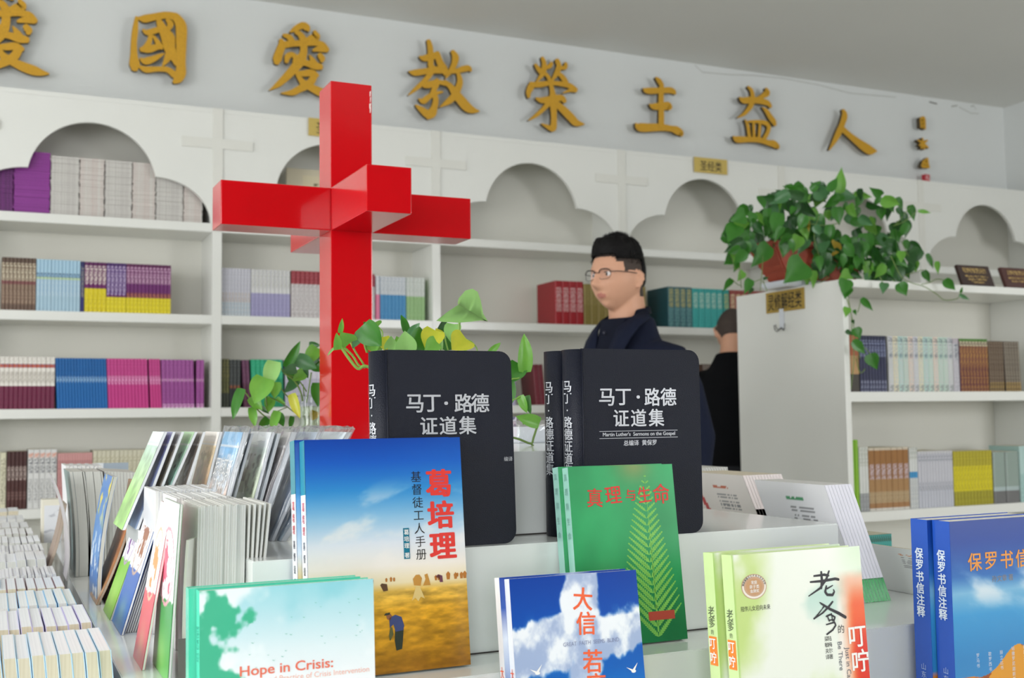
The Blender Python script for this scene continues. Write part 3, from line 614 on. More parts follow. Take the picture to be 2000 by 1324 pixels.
# two plaques on the cabinet top
M_pw = mat('dark_plaque_wood', '#34201e', .35, noise=.2, nscale=60, coat=.3); M_gt = mat('gold_print', '#a88c50', .4, metal=.4, noise=0)
def plaque(px0, px1, py, label, rz, c, cc, lines):
    a = onY(px0, py, NY0+.05); b = onY(px1, py+6, NY0+.05); w = b.x-a.x
    t = thing('plaque', label, 'plaque', (a.x, NY0+.05, NZ+.002), (-.35, 0, rz), group='plaques on the freestanding cabinet')
    obj('board', boxm(0, w, 0, .014, 0, .098, .003), c, t)
    for z, sz, k in lines:
        obj('lettering', boxm(w*(.5-k/2), w*(.5+k/2), -.0006, .0002, z-sz/2, z+sz/2), inkmat(cc, '#b4985c', 170 if sz > .015 else 420, 170 if sz > .015 else 420, .5), t)
plaque(1882, 1945, 553, 'dark wooden plaque with gold lettering lying back, left of the pair', 0, M_pw, '#34201e', [(.074, .022, .7), (.048, .008, .72), (.035, .008, .6), (.022, .008, .4)])
plaque(1967, 2040, 558, 'reddish brown plaque cut by the right edge', 0, mat('red_plaque_wood', '#4a2420', .35, noise=.2, nscale=60, coat=.3), '#4a2420', [(.074, .020, .7), (.05, .009, .72), (.036, .008, .6)])

# ------------------------------------------------------------------ stepped display stand
Z0, Z1, Z2, Z3 = 1.203, 1.094, .969, .844
st = thing('display_stand', 'glossy white stepped display stand carrying the books and the cross', 'display stand', (.6, 1.25, 0))
def tier(n, pts, z0, z1):
    bm = bmesh.new(); prism(bm, [(x-.6, y-1.25) for x, y in pts], z0, z1, 'z'); fixn(bm)
    es = [e for e in bm.edges if abs((e.verts[0].co.z+e.verts[1].co.z)/2-z1) < 1e-5]
    bmesh.ops.bevel(bm, geom=es, offset=.0012, segments=2, affect='EDGES'); return obj(n, bm, M_stand, st)
tier('top_tier', [(.43, 1.345), (.898, 1.345), (.87, 2.75), (.43, 2.75)], Z1+.0002, Z0)
tier('upper_tier', [(.265, 1.252), (1.079, 1.248), (1.035, 2.95), (.27, 2.95)], Z2+.0002, Z1)
tier('middle_tier', [(.137, 1.147), (1.56, 1.147), (1.56, 2.66), (1.03, 3.0), (.137, 3.05)], Z3+.0002, Z2)
obj('side_riser', boxm(-.405, -.3305, .435, .59, Z2+.0002, Z1, .001), M_stand, st)
tier('lower_tier', [(-1.0, .93), (1.62, .93), (1.62, 2.70), (1.1, 3.1), (.55, 3.75), (-1.0, 3.75)], .72, Z3)
M_seam = mat('joint_dark', '#3c3836', .9)  # thin dark line along the foot of each tier
tier('stand_body', [(-.95, 1.0), (1.56, 1.0), (1.56, 2.65), (1.05, 3.0), (.5, 3.7), (-.95, 3.7)], 0, .7195)
for nme, x0, x1, y, z in (('joint', .266, 1.078, 1.2475, Z2), ('joint', .138, 1.559, 1.1465, Z3), ('joint', .431, .897, 1.3445, Z1)):
    obj(nme, boxm(x0-.6, x1-.6, y-1.25-.0006, y-1.25, z, z+.0016), M_seam, st)

# ------------------------------------------------------------------ red cross with four arms
M_red = mat('red_gloss_paint', '#c00310', .16, noise=.03, nscale=5, coat=.45, spec=.35)
t = thing('red_cross', 'large glossy red three-dimensional cross with arms to four sides', 'cross', (.6542, 2.207, Z0), (0, 0, .0055))
hs = .043; ca = 1.6657-Z0; ct = 1.9269-Z0
obj('shaft', boxm(-hs, hs, -hs, hs, 0, ct, .0022), M_red, t)
for n, a in (('arm', (-hs-.2166, -hs-.0002, -hs, hs)), ('arm', (hs+.0002, hs+.2172, -hs, hs)), ('arm', (-hs, hs, -hs-.2314, -hs-.0002)), ('arm', (-hs, hs, hs+.0002, hs+.2403))):
    obj(n, boxm(*a, ca-hs, ca+hs, .0022), M_red, t)
# chipped paint near the top edge
bm = bmesh.new()
for z, w in ((ct-.018, .0016), (ct-.03, .001), (ct-.043, .0025), (ct-.052, .0015)): 
    v = [bm.verts.new(p) for p in ((hs-.003-w, -hs-.0003, z-.006), (hs-.003, -hs-.0003, z-.005), (hs-.002, -hs-.0003, z+.006), (hs-.003-w, -hs-.0003, z+.004))]; bm.faces.new(v)
obj('paint_chip', bm, mat('bare_primer', '#e8dcd8', .5), t)

# ------------------------------------------------------------------ books with covers
M_white_p = pages_mat('pages_white', '#f2f1ea', '#dad8d0', 1, 900)
def cover_book(label, x, y, z, a, l, w, h, t, spine, back, artfn, nx, nz, group=None, name='book'):
    T = thing(name, label, 'book', (x, y, z+t*math.sin(l)), (-l, 0, a), group)
    ms = mat('cover_'+spine.strip('#'), spine, .25, coat=.3); bm = bmesh.new(); e = .0005
    box(bm, 0, w, 0, e, 0, h); box(bm, 0, e, e, t-e, 0, h); box(bm, 0, w, t-e, t, 0, h)
    obj('cover', bm, ms, T)
    obj('pages', boxm(e+.0003, w-.0012, e+.0002, t-e-.0002, .0008, h-.0012), M_white_p, T)
    if artfn: art('cover_picture', w, h, nx, nz, artfn, T)
    return T
def spine_band(T, t, z0, z1, c):
    m = mat('cover_'+c.strip('#'), c, .25, coat=.3)
    bm = bmesh.new(); v = [bm.verts.new(p) for p in ((-.0003, .0002, z0), (-.0003, t-.0002, z0), (-.0003, t-.0002, z1), (-.0003, .0002, z1))]; bm.faces.new(v[::-1]); obj('spine_band', bm, m, T)
def ink(n, c): return mat('ink_'+n, c, .4, noise=0)
I_red, I_blk, I_wht, I_org = ink('red', '#d8362e'), ink('black', '#17130f'), ink('white', '#f6f4f0'), ink('orange', '#f0663a')

# --- wheat field book
def art_wheat(U, V):
    s = ramp(V, [(0, '#a8741c'), (.10, '#c08a22'), (.25, '#d49c2a'), (.34, '#e0b450'), (.375, '#ead9b0'), (.45, '#ece4da'), (.55, '#d5dbe4'), (.66, '#88b8d8'), (.78, '#2f86c8'), (.9, '#1557b8'), (1, '#0a3f9e')])
    c = fbm(U*3+V*2, V*9-U*2, 3); cl = sstep(.5, .75, c)*sstep(.38, .5, V)*(1-sstep(.68, .85, V))
    s = mixc(s, np.ones_like(s)*C3('#efe8e2'), cl*.6)
    d = sstep(.35, 1, U)*sstep(.7, 1, V)*.25; s = mixc(s, np.ones_like(s)*C3('#3aa0d8'), d*fbm(U*2, V*3, 9))
    g = fbm(U*14, V*60, 11, 4)-.5; grain = (1-sstep(.33, .36, V)); s = s*(1+(g*.55*grain)[..., None])
    rows = np.sin(V*150)*.03*grain*sstep(.15, .3, V); s = s*(1+rows[..., None])
    near = (1-sstep(.0, .16, V)); s = mixc(s, np.ones_like(s)*C3('#8c5a18'), near*fbm(U*20, V*30, 4)*.7)
    return s
def wheat(label, x, y, l, full=True, dz=0, grp='wheat field books on the stand'):
    t_, w, h = .021, .1835, .2562
    T = cover_book(label, x, y, Z2, .0, l, w, h, t_, '#1a58b0', '#1a58b0', art_wheat if full else (lambda U, V: ramp(V, [(0, '#c08a22'), (.35, '#e0b450'), (.5, '#d5dbe4'), (.8, '#2f86c8'), (1, '#0a3f9e')])), 300 if full else 6, 400 if full else 30, grp)
    spine_band(T, t_, .197, h, '#178a9c'); spine_band(T, t_, 0, .197, '#eceef2')
    zz = [.184, .171, .158]; 
    glyphs('spine_title', [(c, t_/2, z, .0105, .02, .9) for c, z in zip('葛培理', zz)], ink('pink_red', '#d8606a'), T, 'side')
    glyphs('spine_title', [(c, t_/2, .142-i*.0135, .0098, .01, .9) for i, c in enumerate('基督徒工人手册')], ink('grey', '#4a4a58'), T, 'side')
    return T
TW = wheat('tall book with a red title over a blue sky and golden wheat field', .3135, 1.190, .105)
wheat('matching wheat field book tucked behind the front copy, only its spine showing', .3082, 1.2125, .105, False)
w_ = .1835
glyphs('title', [('葛', .1545, .2042, .0325, .045), ('培', .1555, .1685, .0325, .045), ('理', .1565, .1335, .0325, .045)], I_red, TW)
glyphs('subtitle', [(c, .1275+.0004*i, .2125-i*.01455, .0132, .004) for i, c in enumerate('基督徒工人手册')], I_blk, TW)
obj('author_plate', boxm(.1095, .1165, -.0008, -.0002, .1215, .1555), mat('cover_178a9c2', '#17718a', .3), TW)
glyphs('author_lettering', [(c, .113, z, .0062, .01) for c, z in zip('葛培理著', (.151, .1435, .136, .1255))], I_wht, TW, off=.0011)
# small printed figures
def flat(name, polys, m, parent, y=-.0006):
    bm = bmesh.new()
    for k, P in enumerate(polys):
        f = bm.faces.new([bm.verts.new((p[0], y-k*.00002, p[1])) for p in P])
        if f.normal.y > 0 or True:
            f.normal_update()
            if f.normal.y > 0: f.normal_flip()
    return obj(name, bm, m, parent)
def blob(cx, cz, rx, rz, n=10, j=.0, seed=1):
    r = random.Random(seed); return [(cx+rx*math.cos(2*PI*i/n)*(1+r.uniform(-j, j)), cz+rz*math.sin(2*PI*i/n)*(1+r.uniform(-j, j))) for i in range(n)]
def wz(px, py): return ((px-600-(py-862)*.02)/303*w_*.985+.0008, (1296-py)/434*.2562)     # picture point on the wheat cover
I_dk = ink('farmer_dark', '#2a3428'); I_bl = ink('farmer_blue', '#3c4878'); I_hay = ink('hay', '#c08a3c'); I_hay2 = ink('hay_pale', '#dcc07c'); I_sk = ink('farmer_skin', '#8c5a3c')
P = lambda *a: [wz(*p) for p in a]
flat('farmer_print', [P((766, 1218), (783, 1216), (781, 1238), (779, 1254), (768, 1256), (765, 1238))], I_dk, TW)
flat('farmer_print', [P((755, 1196), (767, 1191), (779, 1196), (784, 1212), (782, 1220), (767, 1222), (763, 1208), (756, 1214))], I_bl, TW, -.0007)
flat('farmer_print', [P((749, 1189), (756, 1187), (761, 1193), (757, 1200), (751, 1198))], I_sk, TW, -.0007)
flat('farmer_print', [P((745, 1191), (748, 1187), (757, 1186), (756, 1190))], I_dk, TW, -.00075)
flat('farmer_print', [P((757, 1212), (761, 1214), (763, 1226), (756, 1238), (754, 1228))], ink('grass_bunch', '#5c5c34'), TW, -.0007)
flat('sheaf_print', [P((800, 1168), (808, 1145), (806, 1126), (812, 1122), (818, 1126), (817, 1145), (826, 1166), (818, 1162), (813, 1170), (807, 1163))], I_hay2, TW)
flat('sheaf_print', [P((805, 1140), (803, 1128), (809, 1121), (816, 1121), (821, 1128), (818, 1142))], I_hay, TW, -.0007)
flat('sheaf_print', [P((823, 1142), (828, 1130), (826, 1122), (832, 1120), (835, 1130), (838, 1142))], I_hay, TW)
flat('reaper_print', [P((739, 1135), (742, 1132), (752, 1134), (754, 1146), (745, 1147))], ink('brown_coat', '#5c4028'), TW)
flat('reaper_print', [P((848, 1127), (854, 1123), (862, 1126), (863, 1138), (857, 1138), (855, 1131))], ink('plum_coat', '#6c3c50'), TW)
for px, s in ((723, 5), (670, 2.5), (680, 2.5), (687, 2.5), (705, 2.5), (751, 3), (760, 3.5), (766, 3), (849, 4), (855, 4), (874, 6), (889, 5), (901, 5), (908, 5.5), (893, 3)):
    yb = 1130 if s < 4 else 1134
    s *= .8; flat('sheaf_print', [P((px-s*.6, yb), (px-s*.9, yb-s*2.2), (px, yb-s*3.2), (px+s*.9, yb-s*2.2), (px+s*.6, yb))], ink('stook', '#b4722c'), TW)

# --- black leather volumes
M_lea = mat('black_leather', '#0b1020', .42, noise=.08, nscale=30, bump=.4, bscale=900, spec=.3)
M_silver = mat('silver_foil', '#c9ccd2', .38, metal=.35, noise=.05)
def leather(label, x, y, z, a, l, w, h, t):
    T = thing('leather_book', label, 'book', (x, y, z), (-l, 0, a), 'black leather bound books on the stand'); r = .016
    bm = bmesh.new()
    def rr(x0, inset=0):
        pts = [(x0, inset), (w-r, inset)]
        pts = [(x0, inset)]+[(w-inset-r+r*math.sin(q), inset+r-r*math.cos(q)) for q in (PI/2*k/6 for k in range(7))]+[(w-inset-r+r*math.cos(q), h-inset-r+r*math.sin(q)) for q in (PI/2*k/6 for k in range(7))]+[(x0, h-inset)]
        return pts
    prism(bm, rr(.0138), 0, .0028); prism(bm, rr(.0138), t-.0028, t)
    # rounded spine
    n = 13; ring = []
    for zf in (0.0008, h-.0008):
        ring.append([bm.verts.new((.014-.014*math.sin(PI*k/(n-1)), t/2-(t/2)*math.cos(PI*k/(n-1)), zf)) for k in range(n)])
    for k in range(n-1):
        f = bm.faces.new((ring[0][k], ring[0][k+1], ring[1][k+1], ring[1][k])); f.smooth = True
    bm.faces.new(ring[0][::-1]); bm.faces.new(ring[1]); fixn(bm)
    bmesh.ops.bevel(bm, geom=[e for e in bm.edges if len(e.link_faces) == 2 and e.calc_face_angle(0) > .9 and max(v.co.x for v in e.verts) > .03], offset=.0011, segments=2, affect='EDGES')
    obj('leather_cover', bm, M_lea, T)
    obj('pages', boxm(.014, w-.007, .003, t-.003, .006, h-.006, .003), pages_mat('pages_grey', '#8c8c90', '#6c6c72', 1, 900), T)
    # crease where spine meets board
    bm = bmesh.new(); tube(bm, [(.0150, -.0001, .002), (.0152, -.0003, h/2), (.0150, -.0001, h-.002)], .0012, 6); obj('hinge_ridge', bm, M_lea, T)
    def wrap(o):
        for v in o.data.vertices:
            q = max(-.999, min(.999, (t/2-v.co.y)/(t/2))); th_ = math.acos(q); ox_ = -v.co.x
            v.co.x = .014-(.014+ox_)*math.sin(th_); v.co.y = t/2-(t/2+ox_)*math.cos(th_)
    wrap(glyphs('spine_title', [(c, t*.36, h-.0478-i*.0151, .0158, .02, .98) for i, c in enumerate('马丁·路德证道集')], M_silver, T, 'side', off=.0004))
    bm = bmesh.new()
    for y0 in (t*.36+.0095, ):
        v = [bm.verts.new((-.0005, y_, z_)) for y_, z_ in ((y0, h-.165), (y0, h-.04), (y0+.0009, h-.04), (y0+.0009, h-.165))]; bm.faces.new(v)
    wrap(obj('spine_rule', bm, M_silver, T))
    return T
b1 = leather('single black leather book with silver title, behind the wheat field book', .4139, 1.2691, Z1, -.0125, .0463, .1786, .2371, .040)
b2 = leather('front black leather book of the pair, its full silver title and small print showing', .6641, 1.2508, Z1, -.0134, .004, .191, .2401, .040)
b3 = leather('rear black leather book of the pair, only its spine showing', .6585, 1.292, Z1, -.0134, .004, .191, .2401, .040)
sx = .1786/267
def tit(T, x1, z1, s1, x2, z2, s2, z_): 
    it = []
    for c, x in zip('马丁', x1[:2]): it.append((c, x, z1, s1, .022))
    it.append(('·', x1[2], z1, s1, .05))
    for c, x in zip('路德', x1[3:]): it.append((c, x, z1, s1, .022))
    for c, x in zip('证道集', x2): it.append((c, x, z2, s2, .022))
    return glyphs('title', it, M_silver, T)
tit(b1, [(p-734)*sx for p in (808, 841, 868, 902, 935)], .2371-(786-683)/1592, .0246, [(p-736)*sx for p in (836, 873, 911)], .2371-(829-683)/1592, .0235, 0)
k2 = .191/252
tit(b2, [(p-1119)*k2 for p in (1184, 1216, 1245, 1273, 1305)], .2401-(778-681)/1568, .0248, [(p-1120)*k2 for p in (1212, 1246, 1281)], .2401-(820-681)/1568, .0240, 0)
obj('title_rule', boxm((1170-1120)*k2, (1323-1120)*k2, -.0006, -.0001, .1345, .1351), M_silver, b2); obj('title_rule', boxm((1170-1120)*k2, (1323-1120)*k2, -.0006, -.0001, .1255, .1261), M_silver, b2)
glyphs('small_print', [("Martin Luther's  Sermons on the Gospel", (1247-1120)*k2, .1302, .0066, .02, 1.0), ('总编译  黄保罗', (1248-1120)*k2, .1195, .0076, .02)], M_silver, b2)
glyphs('small_print', [('编译', .17, .103, .006, .0)], M_silver, b1)

# --- green fern book
def art_fern(U, V):
    s = ramp(V*.8+U*.1, [(0, '#1c7c48'), (.4, '#2c9a5c'), (.8, '#3ca468'), (1, '#2f9a5e')])
    n = fbm(U*3, V*3, 21, 3); s = s*(1+((n-.5)*.28)[..., None])
    g = np.exp(-(((U-.62)/.16)**2+((V-1.0)/.09)**2)); s = mixc(s, np.ones_like(s)*C3('#a89a60'), g*.65)
    g2 = np.exp(-(((U-.85)/.25)**2+((V-.05)/.2)**2)); return mixc(s, np.ones_like(s)*C3('#0f5c38'), g2*.55)
def fern(label, x, y, dx, full):
    t_, w, h = .0155, .1490, .2170
    T = cover_book(label, x, y, Z2, -.0168, .13, w, h, t_, '#a8dcd0', '#a8dcd0', art_fern, 160 if full else 8, 220 if full else 8, 'green fern books on the stand')
    glyphs('spine_title', [(c, t_/2, .205-i*.0178, .0095, 0, .9) for i, c in enumerate('真理與生命')], ink('spine_grey', '#86b0a8'), T, 'side')
    return T
TF = fern('green book with a red handwritten title and a pale green fern frond', .6435, 1.2, 0, True)
fern('second green fern book tucked behind the front copy', .6385, 1.2168, 0, False)
glyphs('title', [('真', .0340, .1785, .0245, .014, .95, -.05), ('理', .0600, .1810, .0240, .014, 1, .05), ('与', .0845, .1800, .0160, .014, 1, 0), ('生', .1045, .1800, .0215, .014, .95, .08), ('命', .1290, .1800, .0265, .014, .95, 0)], I_red, TF)
bm = bmesh.new(); rng = random.Random(3)
ax = [(.108-.004*math.sin(k/24*3), .012+.2*(k/24)) for k in range(25)]
def tri(p, y): 
    f = bm.faces.new([bm.verts.new((q_[0], y, q_[1])) for q_ in p]); f.normal_update()
    if f.normal.y > 0: f.normal_flip()
tri([(ax[0][0]-.0012, ax[0][1]), (ax[0][0]+.0012, ax[0][1]), (ax[-1][0], ax[-1][1])], -.0005)
NP = 22
for i in range(NP):
    f = i/(NP-1); z = .006+.196*f**.92; x = .108-.004*math.sin(z/.2*3); L = .058*(1-f)**.85+.002
    for s in (-1, 1):
        ang = math.radians(36+10*(1-f)); Ls = L*(1 if s < 0 else .88); dx, dz = s*math.cos(ang), math.sin(ang)
        wd = min(.0090, .0026+.15*L); nseg = max(3, int(Ls/.0030))
        for j in range(nseg):
            u0 = j/nseg; u1 = (j+1.7)/nseg; wj = wd*(1-u0)**.7*(.75+.25*min(1, u0*5))
            px_, pz_ = x+dx*Ls*u0, z+dz*Ls*u0; qx, qz = x+dx*Ls*min(u1, 1), z+dz*Ls*min(u1, 1)
            nx_, nz_ = -dz*s, dx*s
            if px_+dx*.004 > .1475: continue
            tri([(px_, pz_), (min(qx+nx_*wj*.5*1, .1483), qz+nz_*wj*.6), (min(qx, .1483), qz)], -.0005); tri([(px_, pz_), (min(qx, .1483), qz), (min(qx-nx_*wj*.45, .1483), qz-nz_*wj*.35)], -.0005)
obj('fern_print', bm, ink('fern_lime', '#84c85c'), TF)
obj('red_strip', boxm(.096, .133, -.0009, -.0002, .026, .0365), ink('strip_red', '#b8483c'), TF)

# --- blue book with a cross of cloud
def art_cloud(U, V):
    s = ramp(V, [(0, '#0f8ad0'), (.35, '#1a84d4'), (.55, '#1060b8'), (.8, '#0d4fae'), (1, '#0c3f9c')])
    w1 = (fbm(U*5, V*6, 31)-.5)*.16; w2 = (fbm(U*6+5, V*5, 32)-.5)*.14
    vert = np.exp(-((U-.56+(1-V)*.06+w1)/.165)**4)
    hor = np.exp(-((V-.69+w2-(U-.5)*.06)/.12)**4)
    m = np.maximum(vert*.95, hor); n = fbm(U*9, V*10, 33, 5)
    m = sstep(.30, .62, m*(.5+n)); s2 = mixc(np.ones_like(s)*C3('#a8b8d8'), np.ones_like(s)*C3('#f8fafc'), sstep(.35, .62, fbm(U*7, V*8, 35)))
    sp = sstep(.62, .75, fbm(U*8+3, V*9, 36))*.3; s = mixc(s, np.ones_like(s)*C3('#9cc4e8'), sp*hor)
    return mixc(s, s2, m*.96)
def faith(label, x, y, full):
    t_, w, h = .0135, .157, .2293
    T = cover_book(label, x, y, Z3, -.035, .1405, w, h, t_, '#eef0f6', '#eef0f6', art_cloud, 260 if full else 8, 340 if full else 8, 'cloud cross books on the stand')
    glyphs('spine_title', [(c, t_/2, .128-i*.0165, .0135, .01, .75) for i, c in enumerate('大信若盲')], I_org, T, 'side')
    return T
TC = faith('small blue book with orange characters over a cross of white clouds', .5149, 1.0934, True)
faith('second cloud cross book tucked behind the front copy', .5095, 1.108, False)
glyphs('title', [('大', .087, .2020, .0265, .02, .95, -.12), ('信', .0885, .1755, .0265, .02, .95, -.06), ('若', .0930, .1345, .0265, .02, .95, -.06), ('盲', .0955, .109, .0265, .02, .95, -.06)], I_org, TC)
glyphs('english_title', [('GREAT  FAITH  SEEMS  BLIND', .0935, .1548, .0062, .0, .86)], ink('slate', '#8890b0'), TC)
for cx, cz in ((.026, .130), (.143, .121)):
    flat('gull_print', [[(cx-.009, cz+.003), (cx-.001, cz), (cx-.002, cz-.002)], [(cx-.001, cz), (cx+.006, cz+.007), (cx+.001, cz-.002)], blob(cx, cz-.002, .003, .0018)], I_wht, TC)

# --- watercolour book with an orange patch
def art_dad(U, V):
    s = np.ones(U.shape+(3,))*C3('#eef3e8'); n = fbm(U*3, V*3, 41); n2 = fbm(U*3+9, V*4, 42)
    s = mixc(s, np.ones_like(s)*C3('#c4dc88'), sstep(.12, .5, (1.05-U*2.6)*.95*sstep(.1, .9, V)*n*1.5))
    s = mixc(s, np.ones_like(s)*C3('#b4d8cc'), sstep(.45, .7, n2)*sstep(.55, .8, V)*.8*sstep(.1, .35, U))
    s = mixc(s, np.ones_like(s)*C3('#d8e8b8'), sstep(.4, .65, n)*.7*(1-sstep(.4, .6, V)))
    s = mixc(s, np.ones_like(s)*C3('#cce4c0'), sstep(.75, 1, V)*sstep(.7, 1, U)*.8)
    e = U+(fbm(U*2, V*7, 44)-.5)*.06
    s = mixc(s, np.ones_like(s)*C3('#f4a884'), sstep(.76, .9, e)*(1-sstep(.84, .9, V))*.75)
    s = mixc(s, np.ones_like(s)*C3('#ee5c1c'), sstep(.84, .93, e)*(1-sstep(.72, .86, V)))
    s = mixc(s, np.ones_like(s)*C3('#e03018'), sstep(.86, .95, e)*(1-sstep(.5, .7, V)))
    s = mixc(s, np.ones_like(s)*C3('#f8f4ee'), np.exp(-((U-.8)/.02)**2)*(1-sstep(.7, .8, V))*.6)
    return mixc(s, np.ones_like(s)*C3('#a8d06c'), (1-sstep(.0, .02, U))*.8)
def dad(label, x, y, full):
    t_, w, h = .0195, .182, .246
    T = cover_book(label, x, y, Z3, -.0177, .07, w, h, t_, '#cfe6a4', '#cfe6a4', art_dad, 220 if full else 30, 280 if full else 40, 'watercolour books on the stand')
    obj('spine_label', boxm(-.0006, -.0001, .0025, t_-.0025, .120, .152), ink('label_orange', '#f08838'), T)
    glyphs('spine_title', [('老', t_/2, .180, .0135, 0), ('爹', t_/2, .168, .0135, 0), ('的', t_/2, .157, .006, 0)], ink('grey_green', '#5c6450'), T, 'side')
    glyphs('spine_title', [('叮', t_/2, .144, .0135, .02), ('咛', t_/2, .129, .0135, .02)], I_wht, T, 'side', off=.0012)
    glyphs('spine_title', [('陆', t_/2, .101, .007, 0), ('梅', t_/2, .093, .007, 0), ('尔', t_/2, .085, .007, 0), ('著', t_/2, .074, .007, 0)], ink('grey_green', '#5c6450'), T, 'side')
    return T
TD = dad('pale green watercolour book with a black brush title and orange edge', .7584, 1.0379, True)
dad('second watercolour book standing behind, slightly left of the front copy', .7525, 1.0655, False)
kd = .182/246
def strokes_flat(name, strokes, tx, parent, m):
    bm = bmesh.new()
    for n_, s in enumerate(strokes):
        pts = [tx(*p) for p in s]; L, R, e, st2 = stroke_outline(pts) if False else (None, None, None, None)
        P_ = []
        for i in range(len(pts)-1):
            for k in range(5):
                t = k/5; a_, b_ = np.array(pts[i]), np.array(pts[i+1]); P_.append(a_*(1-t)+b_*t)
        P_.append(np.array(pts[-1])); P_ = np.array(P_); d = np.gradient(P_[:, :2], axis=0); d /= np.linalg.norm(d, axis=1)[:, None]+1e-9; nn = np.stack([-d[:, 1], d[:, 0]], 1)
        A = P_[:, :2]+nn*P_[:, 2:3]/2; B_ = P_[:, :2]-nn*P_[:, 2:3]/2; y = -.0006-.00002*n_
        for i in range(len(P_)-1):
            v = [bm.verts.new((p[0], y, p[1])) for p in (A[i], A[i+1], B_[i+1], B_[i])]
            try:
                f = bm.faces.new(v); f.normal_update()
                if f.normal.y > 0: f.normal_flip()
            except ValueError: pass
        for c in (P_[0], P_[-1]):
            f = bm.faces.new([bm.verts.new((c[0]+c[2]/2*math.cos(2*PI*k/8), y-.00001, c[1]+c[2]/2*math.sin(2*PI*k/8))) for k in range(8)]); f.normal_update()
            if f.normal.y > 0: f.normal_flip()
    return obj(name, bm, m, parent)
# points as read on the cover: zoom frame (1360,860) x2.854
def dz(x, y, w): px, py = 1360+x/2.854, 860+y/2.854; return ((px-1427-(py-1087)*.075)*kd, .246-(py-1087+(px-1427)*.078)*.000585, w/2.854*.00058*1.3)
strokes_flat('title', [[(672, 740, 10), (676, 790, 14), (672, 830, 10)], [(632, 762, 8), (690, 755, 12), (712, 760, 10)], [(612, 795, 8), (680, 790, 12), (750, 778, 12), (768, 782, 12)], [(715, 735, 8), (700, 780, 12), (665, 830, 10), (603, 872, 5)],
 [(700, 818, 8), (694, 850, 12), (705, 866, 12), (735, 868, 12), (745, 850, 8), (740, 838, 5)], [(735, 815, 5), (705, 832, 8)],
 [(664, 908, 5), (690, 925, 10), (676, 945, 4), (640, 990, 8), (632, 996, 8)], [(735, 905, 8), (715, 930, 10), (680, 965, 8), (640, 992, 5)], [(672, 915, 8), (720, 945, 12), (770, 970, 14), (806, 992, 14)],
 [(700, 985, 8), (722, 975, 8), (748, 990, 8), (742, 1010, 8)], [(706, 985, 6), (716, 1010, 8)], [(716, 1006, 6), (742, 1004, 6)], [(700, 1030, 6), (745, 1018, 8), (752, 1035, 8), (735, 1060, 8), (703, 1083, 8)], [(728, 970, 5), (734, 1010, 5)]], dz, TD, ink('brush_black', '#1c1820'))
def dxy(px, py): return ((px-1427-(py-1087)*.075)*kd, .246-(py-1087+(px-1427)*.078)*.000585)
it = []
for c, px, py, s, b_ in (('的', 1634, 1230, .0105, 0), ('叮', 1666, 1246, .0275, .02), ('咛', 1672, 1292, .0275, .02)):
    x, z = dxy(px, py); it.append((c, x, z, s, b_))
glyphs('title', it[:1], I_blk, TD); glyphs('title', it[1:], I_wht, TD, off=.0008)
x, z = dxy(1642, 1248); glyphs('english_title', [("Just in Case I Can't", x+.001, z-.0445, .0088, 0, 1, -PI/2-.0), ('Be There', x-.0085, z-.0195, .0088, 0, 1, -PI/2)], ink('slate2', '#505a68'), TD)
x, z = dxy(1610, 1258); glyphs('translator_print', [(c, x-.003+.005*k, z+.006-j*.0068, .006) for k, col_ in enumerate(('梁敏夫译', '陆梅尔著')) for j, c in enumerate(col_)], I_blk, TD)
x, z = dxy(1472, 1186); glyphs('tagline', [('陪伴儿女迎向未来', x, z, .0063, 0, .8)], I_blk, TD)
x, z = dxy(1468.5, 1146)
flat('award_seal', [blob(x, z, .0172, .0140, 28)], ink('seal_ring', '#c4a488'), TD); flat('award_seal', [blob(x, z, .0162, .0131, 28)], ink('seal_cream', '#efe8dc'), TD, -.00075)
flat('award_seal', [blob(x, z, .0138, .0110, 24)], ink('seal_rim', '#c8a080'), TD, -.0009); flat('award_seal', [blob(x, z, .0112, .0090, 24)], ink('seal_tan', '#c89a6c'), TD, -.00105)
glyphs('award_lettering', [('家庭', x, z+.0048, .0042, .01), ('亲子类', x, z, .0046, .01), ('金牌奖', x, z-.0048, .0042, .01)], I_wht, TD, off=.0013)
ar = []; txt = '荣获美国ECPA2000年'
for i, c in enumerate(txt):
    a = PI*.93-PI*.86*i/(len(txt)-1); ar.append((c, x+.0150*math.cos(a), z+.0122*math.sin(a), .0026 if ord(c) > 255 else .0032, .01, 1, a-PI/2))
glyphs('award_lettering', ar, I_blk, TD, off=.0011)

# --- blue commentary with dunes
def art_dune(U, V):
    s = ramp(V, [(0, '#3c90c8'), (.35, '#2f86c4'), (.55, '#3c9ad4'), (.66, '#7cb8dc'), (.74, '#2a6cb8'), (.9, '#12429c'), (1, '#103c94')])
    n = fbm(U*2-V, V*7+U*1.5, 51); s = mixc(s, np.ones_like(s)*C3('#dce8f0'), sstep(.5, .75, n)*np.exp(-((V-.67)/.09)**2)*.9)
    r1 = .24+.16*np.exp(-((U-.62)/.22)**2)+.015*np.sin(U*9); d = V < r1+.16*0
    lit = (fbm(U*5+V*3, V*9, 55, 3) > .5); s = np.where(d[..., None], np.where(lit[..., None], C3('#e09a28'), C3('#9c4c10')), s)
    r2 = .22+.05*np.sin(U*5+1); d2 = V < r2; return np.where(d2[..., None], mixc(np.ones_like(s)*C3('#d8861c'), np.ones_like(s)*C3('#b05c14'), sstep(.4, .6, fbm(U*4, V*14, 57))), s)
